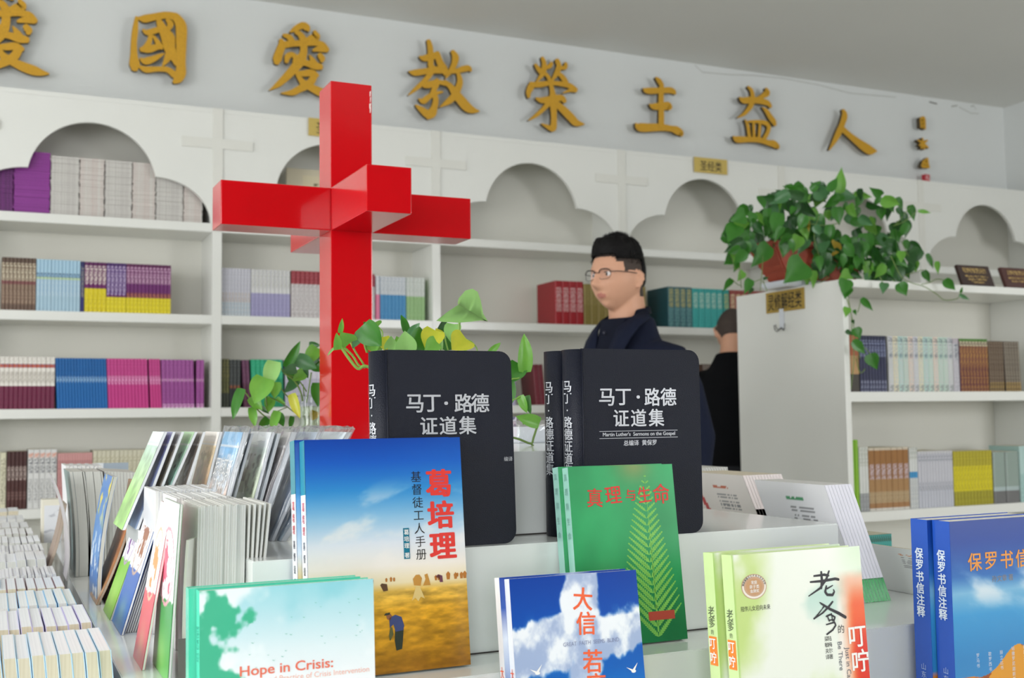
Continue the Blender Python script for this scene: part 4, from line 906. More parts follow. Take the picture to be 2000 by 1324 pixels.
def paul(label, x, y, full):
    t_, w, h = .0285, .175, .266
    T = cover_book(label, x, y, Z3, 0, .0, w, h, t_, '#2454b8', '#2454b8', art_dune, 170 if full else 30, 260 if full else 40, 'blue commentary books on the stand')
    glyphs('spine_title', [(c, t_/2+.001, .2225-i*.0148, .0148, .03, .95) for i, c in enumerate('保罗书信注释')], ink('spine_white', '#dce8f4'), T, 'side')
    glyphs('spine_publisher', [('山', t_/2, .079, .009, 0), ('东', t_/2, .069, .009, 0)], ink('spine_pale', '#a8bcdc'), T, 'side')
    return T
TP = paul('thick royal blue book with an orange title over desert dunes, cut by the right edge', 1.0997, 1.0655, True)
paul('second royal blue book right behind the front copy', 1.0935, 1.0965, False)
kp = .175/192
glyphs('title', [(c, (px-1861)*kp, .2135-.0002*i, .0245, .02) for i, (c, px) in enumerate(zip('保罗书信注释', (1905.5, 1936, 1967, 1997, 2028, 2059)[:6])) if (px-1861)*kp < .172], ink('title_orange', '#e8983c'), TP)
glyphs('author_lettering', [('孙文章 著', .088, .190, .009, 0)], ink('pale_brown', '#8c8478'), TP)
for i, (px, tx) in enumerate(((1904, '罗马书'), (1927, '歌罗西书'), (1949, '腓立比书'), (1972, '帖撒罗尼迦前书'), (1995, '提摩太前书'))):
    glyphs('small_print', [(c, (px-1861)*kp, .0965-.003*(i > 2)-j*.0064+.006*(i > 2), .0058) for j, c in enumerate(tx)], ink('pale_ink', '#d8e0e8'), TP)

# --- pale blue book with a tree
def art_hope(U, V):
    s = ramp(V, [(0, '#f4f2f4'), (.62, '#f0f3f5'), (.76, '#dcecf0'), (.88, '#bce0e8'), (1, '#9cd6e0')]); n = fbm(U*3, V*4, 61)
    s = mixc(s, np.ones_like(s)*C3('#f4f8fa'), sstep(.42, .62, n)*.85); s = mixc(s, np.ones_like(s)*C3('#84ccd8'), sstep(.55, .75, fbm(U*2+4, V*3, 63))*sstep(.7, .95, V)*sstep(.3, .6, U)*.8)
    k = fbm(U*7, V*9, 66, 4); m = sstep(.0, .10, (k-.30)-np.maximum(U-.04, 0)*1.25-np.abs(V-.78)*.6)
    m2 = sstep(.02, .08, (fbm(U*9, V*9, 68)-.42)-np.hypot((U-.16)*1.3, (V-.86)*2.4)*1.1)
    return mixc(s, np.ones_like(s)*C3('#40b48c'), np.maximum(m, m2)*.95)
def hope(label, x, y, full, dz=0):
    t_, w, h = .019, .1653, .2483
    T = cover_book(label, x, y, Z3, -.02, .055, w, h, t_, '#54d0b0', '#54d0b0', art_hope if full else None, 220, 300, 'pale blue crisis books on the stand')
    return T
TH_ = hope('pale blue book with a green tree and red English title at the bottom edge', .1777, 1.0565, True)
hope('second pale blue book directly behind the front copy', .1715, 1.0785, False)
glyphs('title', [('Hope in Crisis:', .0800, .1715, .0128, .02, 1.15)], ink('coral', '#e8765c'), TH_)
glyphs('subtitle', [('Theory and Practice of Crisis Intervention', .098, .1625, .0072, 0)], ink('coral_pale', '#f0b8a8'), TH_)
rng = random.Random(5)
for i in range(26):
    x = rng.uniform(.045, .155); z = .2483-rng.uniform(.03, .075)+.02*(x-.05)/.1; s = rng.uniform(.0012, .002)
    flat('bird_print', [[(x-s, z+s*.6), (x, z), (x+s*.2, z+s*.4)], [(x, z), (x+s, z+s*.9), (x+s*.3, z+s*.1)]], ink('bird_teal', '#5cb4a0'), TH_)
glyphs('spine_title', [('IN CRISIS', .0095, .2, .008, .01, 1, PI/2)], ink('spine_deep', '#1c9c84'), TH_, 'side')

# ------------------------------------------------------------------ booklets standing on the stand
def slab(name, label, cat, x, y, z, top, depth, th, ms, group=None, curve=None, face=None, fn=None, nx=24, nz=60, spine=None, yaw=0, e=.00035):
    """an upright booklet: near lower left corner x,y,z; top=(dx,dz) of the near upper left corner; runs depth away from the viewer.
    ms = (pages, cover); curve: sideways bow in the middle; fn: printed picture on the side towards -x; spine: bands of the near face"""
    dx, dzz = top; n = 9 if curve else 2; T = None
    def off(v): return dx*v+(curve or 0)*4*v*(1-v)
    bm = bmesh.new()
    cols = [0, e, th-e, th]; R = []
    for i in range(n):
        v = i/(n-1); R.append([[bm.verts.new((off(v)+c, yy, dzz*v)) for c in cols] for yy in (0, depth)])
    def fa(vs, mi):
        f = bm.faces.new(vs); f.material_index = mi
    for i in range(n-1):
        a, b = R[i], R[i+1]
        for k in range(3):
            mi = 0 if k == 1 else 1
            if spine: mi = 1
            fa((a[0][k], a[0][k+1], b[0][k+1], b[0][k]), mi); fa((a[1][k+1], a[1][k], b[1][k], b[1][k+1]), 1 if not spine and k != 1 else 0)
        fa((a[1][0], a[0][0], b[0][0], b[1][0]), 1); fa((a[0][3], a[1][3], b[1][3], b[0][3]), 1)
    for k in range(3):
        fa((R[-1][0][k], R[-1][0][k+1], R[-1][1][k+1], R[-1][1][k]), (2 if len(ms) > 2 else 0) if k == 1 else 1); fa((R[0][1][k], R[0][1][k+1], R[0][0][k+1], R[0][0][k]), 0)
    if fn or spine:
        T = thing(name, label, cat, (x, y, z+.0004), (0, 0, yaw), group); obj('booklet_body', bm, list(ms), T)
    else:
        o = obj(name, bm, list(ms), None, (x, y, z+.0004), (0, 0, yaw)); tag(o, label, cat, group)
        if curve: pass
        return o
    if fn:
        a = art('cover_picture', depth, 1, nx, nz, fn, T, y=-.0004, plane='side')
        me = a.data; co = np.empty(len(me.vertices)*3, np.float32); me.vertices.foreach_get('co', co); co = co.reshape(-1, 3)
        v = co[:, 2].copy(); co[:, 0] = off(v)-.0004; co[:, 2] = v*dzz; co[:, 1] = co[:, 1]*(depth)/(depth); me.vertices.foreach_set('co', co.ravel()); me.update()
    if spine:
        for z0, z1, m in spine:
            bm = bmesh.new(); pts = [(off(z0)+.0002, dzz*z0), (off(z0)+th-.0002, dzz*z0), (off(z1)+th-.0002, dzz*z1), (off(z1)+.0002, dzz*z1)]
            f = bm.faces.new([bm.verts.new((p[0], -.0004, p[1])) for p in pts]); obj('spine_print', bm, m, T)
    return T
def edge(nb, nt, y, z):
    """near edge seen between pixels nb (bottom, may be None) and nt (top) at distance y: bottom x and (dx,dz)"""
    t = onY(nt[0], nt[1], y); b = onY(nb[0], nb[1], y); s = (t.z-z)/(t.z-b.z) if abs(t.z-b.z) > 1e-6 else 1
    xb = t.x+(b.x-t.x)*s; return xb, (t.x-xb, t.z-z)
PGw = pages_mat('pages_pale', '#e4e4e2', '#c8c8c4', 0, 2500); PGg = pages_mat('pages_greyish', '#d4d5cf', '#b7b8b2', 0, 2500); PGc = pages_mat('pages_warm', '#ddd5c2', '#c4b99e', 0, 1500); PGb = pages_mat('pages_brownish', '#c8b8a8', '#a89484', 0, 2000)
cw = lambda c: mat('cover_'+c.strip('#'), c, .35, noise=.03, coat=.1)

# C: big pale stack next to the upper step, its leaning coloured covers, and two stacks behind
def zrow(n, pxa, pxb, ya, ytop, y, z, depth, ms, desc, place, lean=0.0, fan=0, group=None):
    xa = onY(pxa, ya, y).x; xb = onY(pxb, ya, y).x; w = (xb-xa)/n; zt = onY((pxa+pxb)/2, ytop, y).z; r = random.Random(n)
    for i in range(n):
        f = max(0, i-(n-1-fan))/max(fan, 1) if fan else 0
        slab('booklet', '%s %s from the left %s' % (nth(i+1), desc, place), 'booklet', xa+i*w, y+r.uniform(-.0015, .0015), z, (lean+f*.016, zt-z-.0004+r.uniform(-.001, .001)), depth, w*.93, ms, group or desc+'s')
zrow(26, 381, 497, 1150, 987, 1.285, Z2, .118, (PGw, cw('#e2e2dc')), 'pale booklet', 'in the big stack beside the upper step', lean=.003, fan=5)
zrow(20, 345, 458, 1000, 972, 1.44, Z2, .12, (PGw, cw('#f0f0ee')), 'white-topped booklet', 'behind the big pale stack')
zrow(18, 300, 432, 1000, 957, 1.565, Z2, .12, (PGw, cw('#eceef2')), 'thin white booklet', 'in the third stack, mostly hidden', lean=.002)
o = slab('booklet', 'cream booklet turned slightly outwards at the left end of the big stack', 'booklet', edge((350, 1320), (353, 992), 1.275, Z2)[0]+.003, 1.272, Z2, (.003, .150), .045, .003, (pages_mat('pages_cream2', '#efece2', '#e2ded2', 0, 300), cw('#e8e6de')), curve=-.002, yaw=-.42)
obj('dark_card', boxm(.0, .0135, -.003, -.0022, 0, .048), mat('card_grey', '#5c5a54', .7), None, (edge((346, 1320), (346, 1200), 1.258, Z2)[0], 1.256, Z2+.0005)); tag(bpy.data.objects['dark_card'], 'dark grey card standing behind the green leaning booklet', 'card')
def cover_fn(base, accent, txt, seed):
    def f(U, V):
        s = ramp(V, [(0, accent), (.42, base), (.455, base), (.5, '#f6f7fa'), (1, '#fafbfd')])
        w = (fbm(U*3, V*4, seed)-.5)*.08; s = np.where((V+w < .44)[..., None], s, C3('#f8f9fc'))
        s = mixc(s, np.ones_like(s)*C3('#d8f09c'), np.exp(-(((U-.5)/.3)**2+((V-.12)/.12)**2))*.35)
        g = ((fbm(U*9, V*16, seed+3, 3) > .52) & (abs(U-.5) < .26) & (abs(V-.62) < .15)); s = np.where(g[..., None], C3(txt), s)
        e = abs(np.hypot((U-.5)/.38, (V-.62)/.22)-1) < .05; return np.where(e[..., None], C3(txt)*.5+.45, s)
    return f
def leaner(label, nb, nt, y, depth, th, base, accent, txt, seed, pages=PGw):
    xb, tp = edge(nb, nt, y, Z2); return slab('leaning_booklet', label, 'booklet', xb, y, Z2, tp, depth, th, (pages, cw(base)), 'coloured booklets leaning on the left stacks', fn=cover_fn(base, accent, txt, seed), nx=40, nz=90)
leaner('green booklet with a white top and pink writing, front of the leaning ones', (328, 1330), (352, 986), 1.262, .12, .003, '#3c9c50', '#5cb44c', '#e8607c', 71)
leaner('coral red booklet with a white top, between the green and blue leaning booklets', (277, 1312), (335, 988), 1.345, .085, .003, '#e0606a', '#d85a58', '#e8a060', 73)
leaner('blue booklet with a white top and orange writing leaning left of the red one', (238, 1237), (322, 968), 1.575, .12, .003, '#2c62b8', '#3c70c0', '#a0603c', 75)
leaner('lime green booklet with a white top and purple writing, rearmost of the leaning four', (226, 1180), (306, 955), 1.70, .10, .003, '#7cc42c', '#98cc3c', '#8c4ca0', 77)
for i in range(9):
    xb, tp = edge((242+4.5*i, 1236), (322+4.5*i, 985), 1.59, Z2)
    slab('booklet', '%s leaning grey-paged booklet behind the blue one' % nth(i+1), 'booklet', xb+.001, 1.59, Z2, (tp[0]-.008, tp[1]-.03), .1, .0024, (PGg, cw('#8c8890')), 'grey-paged booklets leaning behind the blue one')
# B: magazines with a swirling blue cover and orange edges
def art_swirl(U, V):
    n = fbm(U*4, V*10, 81); s = ramp(V, [(0, '#2c6cb4'), (.3, '#3c7cc4'), (.35, '#4c8ccc'), (1, '#3474bc')]); s = mixc(s, np.ones_like(s)*C3('#e0cc50'), sstep(.58, .64, n)*sstep(.5, .8, V)); return mixc(s, np.ones_like(s)*C3('#d4e0ec'), sstep(.55, .6, fbm(U*6, V*12, 84))*(1-sstep(.3, .9, V)))
def art_orange(U, V):
    s = ramp(V, [(0, '#b89068'), (.3, '#c48858'), (.7, '#d87c3c'), (1, '#e0a060')]); return s*(1+((fbm(U*6, V*14, 85)-.5)*.5)[..., None])
yB = 1.87
xb, tp = edge((190, 1172), (222, 932), yB, Z2); slab('magazine', 'magazine with a blue and yellow swirling cover in the second group on the left', 'magazine', xb, yB, Z2, tp, .14, .006, (PGg, cw('#3c7cc4')), curve=-.006, fn=art_swirl, nx=20, nz=70)
xb, tp = edge((189, 1180), (268, 942), yB-.02, Z2); slab('magazine', 'orange-edged magazine bowing outwards beside the blue swirling one', 'magazine', xb, yB-.02, Z2, tp, .12, .004, (PGb, cw('#c88850')), curve=.008, fn=art_orange, nx=16, nz=60)
xb, tp = edge((206, 1180), (281, 948), yB-.02, Z2); slab('magazine', 'brown-paged magazine with its text side bowed, second group on the left', 'magazine', xb, yB-.02, Z2, tp, .12, .007, (PGb, inkmat('#b09888', '#6c5c50', 60, 700, .5)), curve=.009)
xb, tp = edge((222, 1178), (288, 946), yB, Z2); slab('magazine', 'magazine with a thin orange rim right of the brown-paged one', 'magazine', xb, yB, Z2, tp, .13, .005, (PGb, cw('#e07c30')), curve=.008)
for i in range(13):
    xb, tp = edge((240+6.2*i, 1178), (284+6.0*i, 944+i*.9), yB, Z2)
    slab('magazine', '%s upright magazine from the left behind the orange ones' % nth(i+1), 'magazine', xb, yB, Z2, tp, .15, .0042, (PGb, cw(('#b88c74', '#a89c94', '#e09c6c')[i % 3])), 'upright magazines behind the orange ones', curve=.002)
# A: grey magazines
yA = 2.2
xb, tp = edge((128, 1122), (100, 928), yA-.05, Z2); slab('magazine', 'bare grey cover sheet curling away from the far left magazine group', 'magazine', xb, yA-.05, Z2, tp, .12, .0015, (PGg, cw('#b4b0b4')), curve=.014)
xb, tp = edge((96, 1092), (124, 985), yA+.1, Z2); slab('magazine', 'brown magazine slumped against the far left group', 'magazine', xb, yA+.1, Z2, tp, .1, .006, (PGb, cw('#8c7464')), curve=.004)
for i, (xa, ww, c) in enumerate(((135, .006, '#6c8484'), (142, .017, '#4c4c50'), (160, .0045, '#34302e'), (166, .014, '#5c6468'), (181, .014, '#5c5c60'), (196, .004, '#282428'))):
    xb, tp = edge((xa+12-(i > 2)*6, 1124), (xa, 922), yA, Z2)
    slab('magazine', '%s thick grey magazine from the left in the far left group' % nth(i+1), 'magazine', xb, yA, Z2, tp, .17, ww, (PGg, cw(c)), 'thick grey magazines in the far left group', curve=.004)
for i in range(10):
    xb, tp = edge((207+6.3*i, 1118), (203+6.3*i, 921+.3*i), yA+.01, Z2)
    slab('magazine', '%s slim magazine right of the thick grey ones' % nth(i+1), 'magazine', xb, yA+.01, Z2, tp, .17, .0058, (PGg, cw(('#8c8484', '#b0a8a8', '#706870')[i % 3])), 'slim magazines right of the thick grey ones', curve=.001)
for i in range(9):
    xb, tp = edge((135+8*i, 1090), (128+8*i, 910+(i % 2)), yA+.3, Z2)
    slab('booklet', '%s white booklet from the left behind the grey magazines' % nth(i+1), 'booklet', xb, yA+.3, Z2, tp, .15, .007, (PGw, cw('#e8e8ec')), 'white booklets behind the grey magazines')
xb, tp = edge((185, 1090), (185, 905), yA+.7, Z2)
t = thing('book', 'grey-blue book standing face on behind the far left magazines', 'book', (xb, yA+.7, Z2)); w = onY(251, 905, yA+.7).x-xb
obj('cover', boxm(0, w, 0, .012, 0, tp[1], .001), cw('#9ca8b4'), t); obj('spine_strip', boxm(-.0006, .018, -.0006, .0126, 0, tp[1]+.0005), cw('#d4d8dc'), t)
xb, tp = edge((80, 1030), (80, 976), 2.85, Z2)
t = thing('book', 'small cream and white box file standing beyond the rows on the left', 'box', (xb, 2.85, Z2)); w = onY(121, 980, 2.85).x-xb
obj('box_body', boxm(0, w, 0, .05, 0, tp[1], .002), cw('#dcd8c8'), t); obj('front_card', boxm(.006, w, -.0012, 0, 0, tp[1]*.86), inkmat('#d8dade', '#b8bac0', 60, 90, .66), t)

PGtop = pages_mat('pages_top', '#f0f1f2', '#d8dade', 0, 1500)
# rows of small books in the lower left
RX = [(1281, 1234, 235, .0136, '#b8dcf4', PGc, 'thick cream-paged book', 'nearest row'), (1223, 1186, 192, .0134, '#cfc8ec', PGc, 'lavender-edged book', 'second row from the front'), (1181, 1151, 160, .0122, '#a8d4f4', PGw, 'blue-edged book', 'third row from the front'),
      (1147, 1126, 136, .0135, '#9c7c84', PGc, 'mauve-edged book', 'fourth row from the front'), (1121, 1105, 118, .0055, '#d4d4dc', PGw, 'thin silvery book', 'fifth row from the front'), (1092, 1076, 96, .0165, '#d0d4e0', PGg, 'grey-white book', 'sixth row from the front'),
      (1073, 1061, 91, .0068, '#c4c4cc', PGw, 'slim white book', 'seventh row from the front'), (1056, 1044, 85, .0125, '#6c6874', PGg, 'dark-edged book', 'eighth row from the front'), (1039, 1029, 70, .0145, '#6c5450', PGg, 'brown-edged book', 'ninth row from the front'),
      (1026, 1017, 61, .02, '#a49894', PGg, 'taupe-edged book', 'tenth row from the front'), (1012, 1000, 51, .02, '#e8ecf4', PGw, 'white fanned book', 'eleventh row from the front'), (996, 986, 40, .028, '#b4b0a0', PGc, 'cream book', 'farthest row')]
for k, (yf_, yb_, xr, w, c, pg, desc, place) in enumerate(RX):
    zt = 1.0; a = onZ(96, yf_, zt); b = onZ(96, yb_, zt); y = a.y; dp = min(b.y-a.y, .17) if k < 8 else .15; xrw = min(onZ(xr, yf_-2, zt).x, .1325); n = min(int((xrw-onZ(-14, yf_, zt).x)/w)+1, 26); r = random.Random(k)
    for i in range(n):
        x = xrw-w*(i+1)
        slab('small_book', '%s %s from the right end of the %s' % (nth(i+1), desc, place), 'book', x, y+r.uniform(0, .004), Z3, (-.006+r.uniform(-.0008, .0008), zt-Z3+r.uniform(-.002, .001)), dp, w*.955, (pg, cw(c), PGtop), desc+'s in the '+place, curve=(.003 if k < 10 else -.004), e=(.0009 if k < 4 else .0006))
xb = onZ(2, 1150, 1.0)
slab('booklet', 'pale blue booklet fallen open at the left edge of the rows', 'booklet', xb.x-.012, xb.y-.005, Z3, (.01, .158), .12, .0012, (PGw, cw('#9cc4e4')), curve=.006)

# clear-wrapped discs and booklets
FILM = glass_mat('clear_film', (.985, .99, 1), .05, .2)
def film(T, dx, dzv, depth, th, seed):
    """crumpled clear bag round a pack"""
    bm = bmesh.new(); box(bm, -.002, th+.002, -.004, depth+.004, 0, 1)
    bmesh.ops.subdivide_edges(bm, edges=bm.edges[:], cuts=5, use_grid_fill=True); r = random.Random(seed)
    for v in bm.verts:
        f = v.co.z; v.co.z = f*(dzv+.006); v.co.x += dx*f; j = .0022 if .02 < f < .98 else .003
        if f > .001: v.co += Vector((r.uniform(-j, j), r.uniform(-j, j), r.uniform(-j, j)))
    return smooth(obj('plastic_bag', bm, FILM, T))
def pk(a, b, c, d, seed, txt=None):
    def f(U, V):
        s = ramp(V, [(0, a), (.35, b), (.85, c), (.9, d), (1, d)])*.85+.2; n = fbm(U*4, V*7, seed); s = s*(1+((n-.5)*.6)[..., None]*(V < .84)[..., None])
        if txt is not None:
            g = (fbm(U*10, V*16, seed+2, 2) > .55) & (abs(U-.5) < .35) & (abs(V-.6) < .18); s = np.where(g[..., None], C3(txt), s)
        l = abs(V-.87) < .006; return np.where(l[..., None], np.ones_like(s)*.95, s)
    return f
PK = [(287, 327, 1.70, Z1, '#7cb84c', '#8cc460', '#a8c8b8', '#d0dcd8', None, 'pale green wrapped booklet, leftmost of the shiny packs'), (308, 343, 1.70, Z1, '#7c9cc4', '#8ca0cc', '#7c84c0', '#7878b8', None, 'violet-blue wrapped booklet, second of the shiny packs'),
      (325, 360, 1.695, Z1, '#4c4c50', '#6c6458', '#7c7468', '#8c8c90', '#b0a070', 'dark brown wrapped booklet, third of the shiny packs'), (345, 386, 1.69, Z1, '#5ca860', '#90c8c0', '#a8d4b0', '#98c890', '#2c3c2c', 'turquoise green wrapped disc beside the dark brown one'),
      (372, 402, 1.69, Z1, '#b0b4b8', '#6c5c50', '#7c6c60', '#9c948c', '#d8d8d8', 'grey-brown wrapped disc before the sunrise one'), (406, 435, 1.68, Z1, '#3c2c24', '#9c6c44', '#f0d8a8', '#ece4dc', '#c8b078', 'wrapped disc with a glowing sunrise cover'),
      (452, 486, 1.47, Z1, '#7c7068', '#c89470', '#4c94cc', '#5c9ccc', '#dce8f4', 'wrapped disc with a dune and bright blue sky'), (480, 537, 1.46, Z1, '#b8c898', '#c8d8a0', '#d0e0d4', '#e8ecee', '#6c6850', 'wrapped disc with a whitish green cover'),
      (508, 580, 1.45, Z1, '#6c7c98', '#7c7478', '#8c8480', '#b0aca8', '#e8e8ec', 'wrapped grey disc with white writing'), (536, 628, 1.445, Z1, '#5c6c7c', '#7c8ca0', '#8ca0bc', '#a0b0c4', None, 'crumpled wrapped disc with a blue-grey cover'),
      (560, 688, 1.437, Z1, '#9cb0c0', '#b4c8d8', '#d0e0ec', '#dce8f0', None, 'palest wrapped disc, rightmost of the shiny packs')]
for i, (xb_, xt_, y, z, a, b, c, d, txt, lab) in enumerate(PK):
    yb_ = 935 if i < 5 else 957 if i == 5 else 967 if i == 6 else 1056
    ptb = onY(xb_, yb_, y); ptt = onY(xt_, 840, y); s = (ptt.z-z)/(ptt.z-ptb.z); xbw = ptt.x+(ptb.x-ptt.x)*s
    th = .007 if i in (6, 8, 10) else .004
    T = slab('wrapped_disc', lab, 'disc case', xbw-th, y, z, (ptt.x-xbw, ptt.z-z-.003), .125, th, (cw('#e0e3e6'), cw('#d0d4da')), 'clear-wrapped packs in a row', fn=pk(a, b, c, d, 90+i, txt), nx=34, nz=60)
    tx_ = {6: ('跟随耶稣|的代价?', .66, .027), 8: ('父母', .62, .036)}.get(i)
    if tx_:
        dz_ = ptt.z-z-.003; g_ = glyphs('cover_lettering', [(q, .066-.006*j, tx_[1]*dz_-j*.024, tx_[2], .012, 1.05) for j, q in enumerate(tx_[0].split('|'))], I_wht, T, 'side', off=.0009)
        for v in g_.data.vertices: v.co.x += (ptt.x-xbw)*v.co.z/dz_
    if i >= 6: film(T, ptt.x-xbw, ptt.z-z-.003, .125, th, i)
for i, (xb_, xt_, y) in enumerate(((414, 444, 1.68), (462, 496, 1.47), (492, 549, 1.455))):
    ptb = onY(xb_, 967, y); ptt = onY(xt_, 841, y)
    if i > 1: ptb = onY(xb_, 1056, y)
    s = (ptt.z-Z1)/(ptt.z-ptb.z); xbw = ptt.x+(ptb.x-ptt.x)*s
    slab('disc_case', '%s plain clear case from the left between the shiny packs' % nth(i+1), 'disc case', xbw-.003, y+.002, Z1, (ptt.x-xbw, ptt.z-Z1-.004), .12, .0032, (cw('#c4c8cc'), cw(('#dfe3e6', '#c0c8d0', '#d0d8dc')[i % 3])), 'plain cases between the packs')

# right side of the stand: booklets leaning on the upper step
def rstack(n, nb, tl, tr, y, depth, ms, desc, place, spine, fn=None, z=Z2, first=None):
    xb = nb[0]; T = onY(tl[0], tl[1], y); T2 = onY(tr[0], tr[1], y); w = (T2.x-T.x)/n
    for i in range(n):
        lab = first if (i == 0 and first) else '%s %s from the left %s' % (nth(i+1), desc, place)
        slab('booklet', lab, 'booklet', xb+i*w, y, z, (T.x-xb, T.z-z), depth, w*.96, ms, desc+'s '+place, spine=spine, fn=(fn if i == 0 else None), nx=50, nz=70)
def art_text(c0, accent, seed, stripe=False):
    def f(U, V):
        # U runs from far (0) to near (1) along the cover
        s = np.ones(U.shape+(3,))*C3(c0); ln = (np.abs((V*26) % 1-.5) < .22) & (V > .58) & (V < .80) & (U > .42) & (U < .78) & (fbm(U*40, V*3+seed, seed) > .42)
        s = np.where(ln[..., None], C3('#8c8c90'), s); h = (abs(V-.86) < .018) & (U > .4) & (U < .66) & (fbm(U*30, V*30, seed+1) > .42); s = np.where(h[..., None], C3(accent), s)
        if stripe:
            st_ = (abs(U-.12-(.70-V)*.35) < .035) & (V < .9); s = np.where(st_[..., None], C3('#c83c40'), s)
            hh = (abs(V-.50) < .03) & (U > .42) & (U < .72) & (fbm(U*26, V*26, seed+5) > .4); s = np.where(hh[..., None], C3('#2c2c30'), s)
            he = (np.hypot((U-.80)/.035, (V-.505)/.03) < 1); s = np.where(he[..., None], C3('#d02c3c'), s)
        return s
    return f
rstack(8, (1.172, 1.302), (1610, 948), (1662, 941), 1.302, .165, (PGw, cw('#ecebf0')), 'white booklet with a green foot', 'leaning on the upper step', [(0, .19, cw('#12a04c')), (.19, .2, cw('#0c7c3c')), (.2, 1, cw('#e6e5ee'))], art_text('#f4f4f8', '#50a070', 5), first='front white green-footed booklet, its side with small print showing')
T_ = onY(1450, 929, 1.60)
rstack(13, (T_.x+.075, 1.6), (1450, 929), (1526, 926), 1.60, .17, (PGc, cw('#ece2e0')), 'pinkish white booklet', 'beyond the green-footed ones', [(.0, 1, cw('#e8dcda')), (.42, .66, inkmat('#e8e4e2', '#2c2828', 900, 1, .5))], art_text('#f2ece8', '#c86c50', 8, True), first='front pinkish booklet with a red stripe and a small heart on its side')
rstack(9, (onY(1384, 1000, 2.0).x, 2.0), (1376, 914), (1421, 913), 2.0, .12, (PGg, cw('#dcdcd8')), 'small grey-white booklet', 'in the farthest pile right of the leather books', [(.0, 1, inkmat('#dcdcd8', '#9c9c98', 300, 80))])
rstack(12, (onY(1694, 1100, 1.62).x, 1.62), (1692, 1046), (1741, 1043), 1.62, .14, (PGc, cw('#2c9c94')), 'teal-spined booklet', 'behind the white booklet on the right', [(.0, 1, inkmat('#2ca098', '#14685c', 200, 200))])
Tf = onY(1697, 1062, 1.388)
slab('booklet', 'white booklet with small print leaning left of the royal blue books', 'booklet', 1.290, 1.235, Z2, (Tf.x-1.292, Tf.z-Z2), .153, .006, (PGc, cw('#dfe3e0')), fn=art_text('#e4e9e6', '#d88850', 12), nx=50, nz=60)
# things on the top step seen between the leather books
t = thing('plastic_bag_parcel', 'white paper parcel in a crumpled clear bag between the leather books', 'parcel', (onY(1010, 868, 1.75).x, 1.75, Z0))
obj('paper_block', boxm(.004, .085, 0, .05, 0, .028, .002), cw('#e4e8f0'), t)
bm = bmesh.new(); box(bm, 0, .09, -.006, .056, 0, .036); bmesh.ops.subdivide_edges(bm, edges=bm.edges[:], cuts=4, use_grid_fill=True)
for v in bm.verts: v.co += Vector((random.uniform(-1, 1), random.uniform(-1, 1), random.uniform(0, 1)))*.003
smooth(obj('plastic_bag', bm, FILM, t))
p_ = onY(1006, 868, 1.80); o = obj('striped_book', boxm(-.012, .0035, 0, .1, 0, .045, .0008), inkmat('#6c6484', '#c8c4d0', 150, 60), None, (p_.x, 1.80, Z0)); tag(o, 'small purple-striped book beside the wrapped parcel', 'book')

# ------------------------------------------------------------------ pothos plants
def leaf_mat(name, c1, c2, tr=.25):
    m = bpy.data.materials.new(name); m.use_nodes = True; nt = m.node_tree; b = nt.nodes['Principled BSDF']; out = nt.nodes['Material Output']
    tc = nt.nodes.new('ShaderNodeTexCoord'); n = nt.nodes.new('ShaderNodeTexNoise'); n.inputs['Scale'].default_value = 2.2; n.inputs['Detail'].default_value = 3
    mx = nt.nodes.new('ShaderNodeMix'); mx.data_type = 'RGBA'; mx.inputs[6].default_value = rgb(c1); mx.inputs[7].default_value = rgb(c2)
    nt.links.new(tc.outputs['Object'], n.inputs['Vector']); nt.links.new(n.outputs['Fac'], mx.inputs[0]); nt.links.new(mx.outputs[2], b.inputs['Base Color'])
    b.inputs['Roughness'].default_value = .32; t = nt.nodes.new('ShaderNodeBsdfTranslucent'); nt.links.new(mx.outputs[2], t.inputs[0])
    ms = nt.nodes.new('ShaderNodeMixShader'); ms.inputs[0].default_value = tr; nt.links.new(b.outputs[0], ms.inputs[1]); nt.links.new(t.outputs[0], ms.inputs[2]); nt.links.new(ms.outputs[0], out.inputs[0])
    return m
LM = {'d': leaf_mat('leaf_dark', '#214c20', '#2f6428', .15), 'm': leaf_mat('leaf_mid', '#2f6c22', '#45882c', .2), 'l': leaf_mat('leaf_light', '#5ca038', '#86c050', .3),
      'p': leaf_mat('leaf_pale', '#8cc468', '#a4d484', .3), 'y': leaf_mat('leaf_yellow', '#a8bc28', '#d8cc40', .3), 'o': leaf_mat('leaf_old', '#8c7c20', '#c8a428', .2), 'g': leaf_mat('leaf_blue_green', '#3c6c3c', '#5c9060', .2)}
M_stem = leaf_mat('stem_green', '#7cac48', '#96b858', .1); M_vine = leaf_mat('vine_green', '#5c7c3c', '#7c9448', .05)
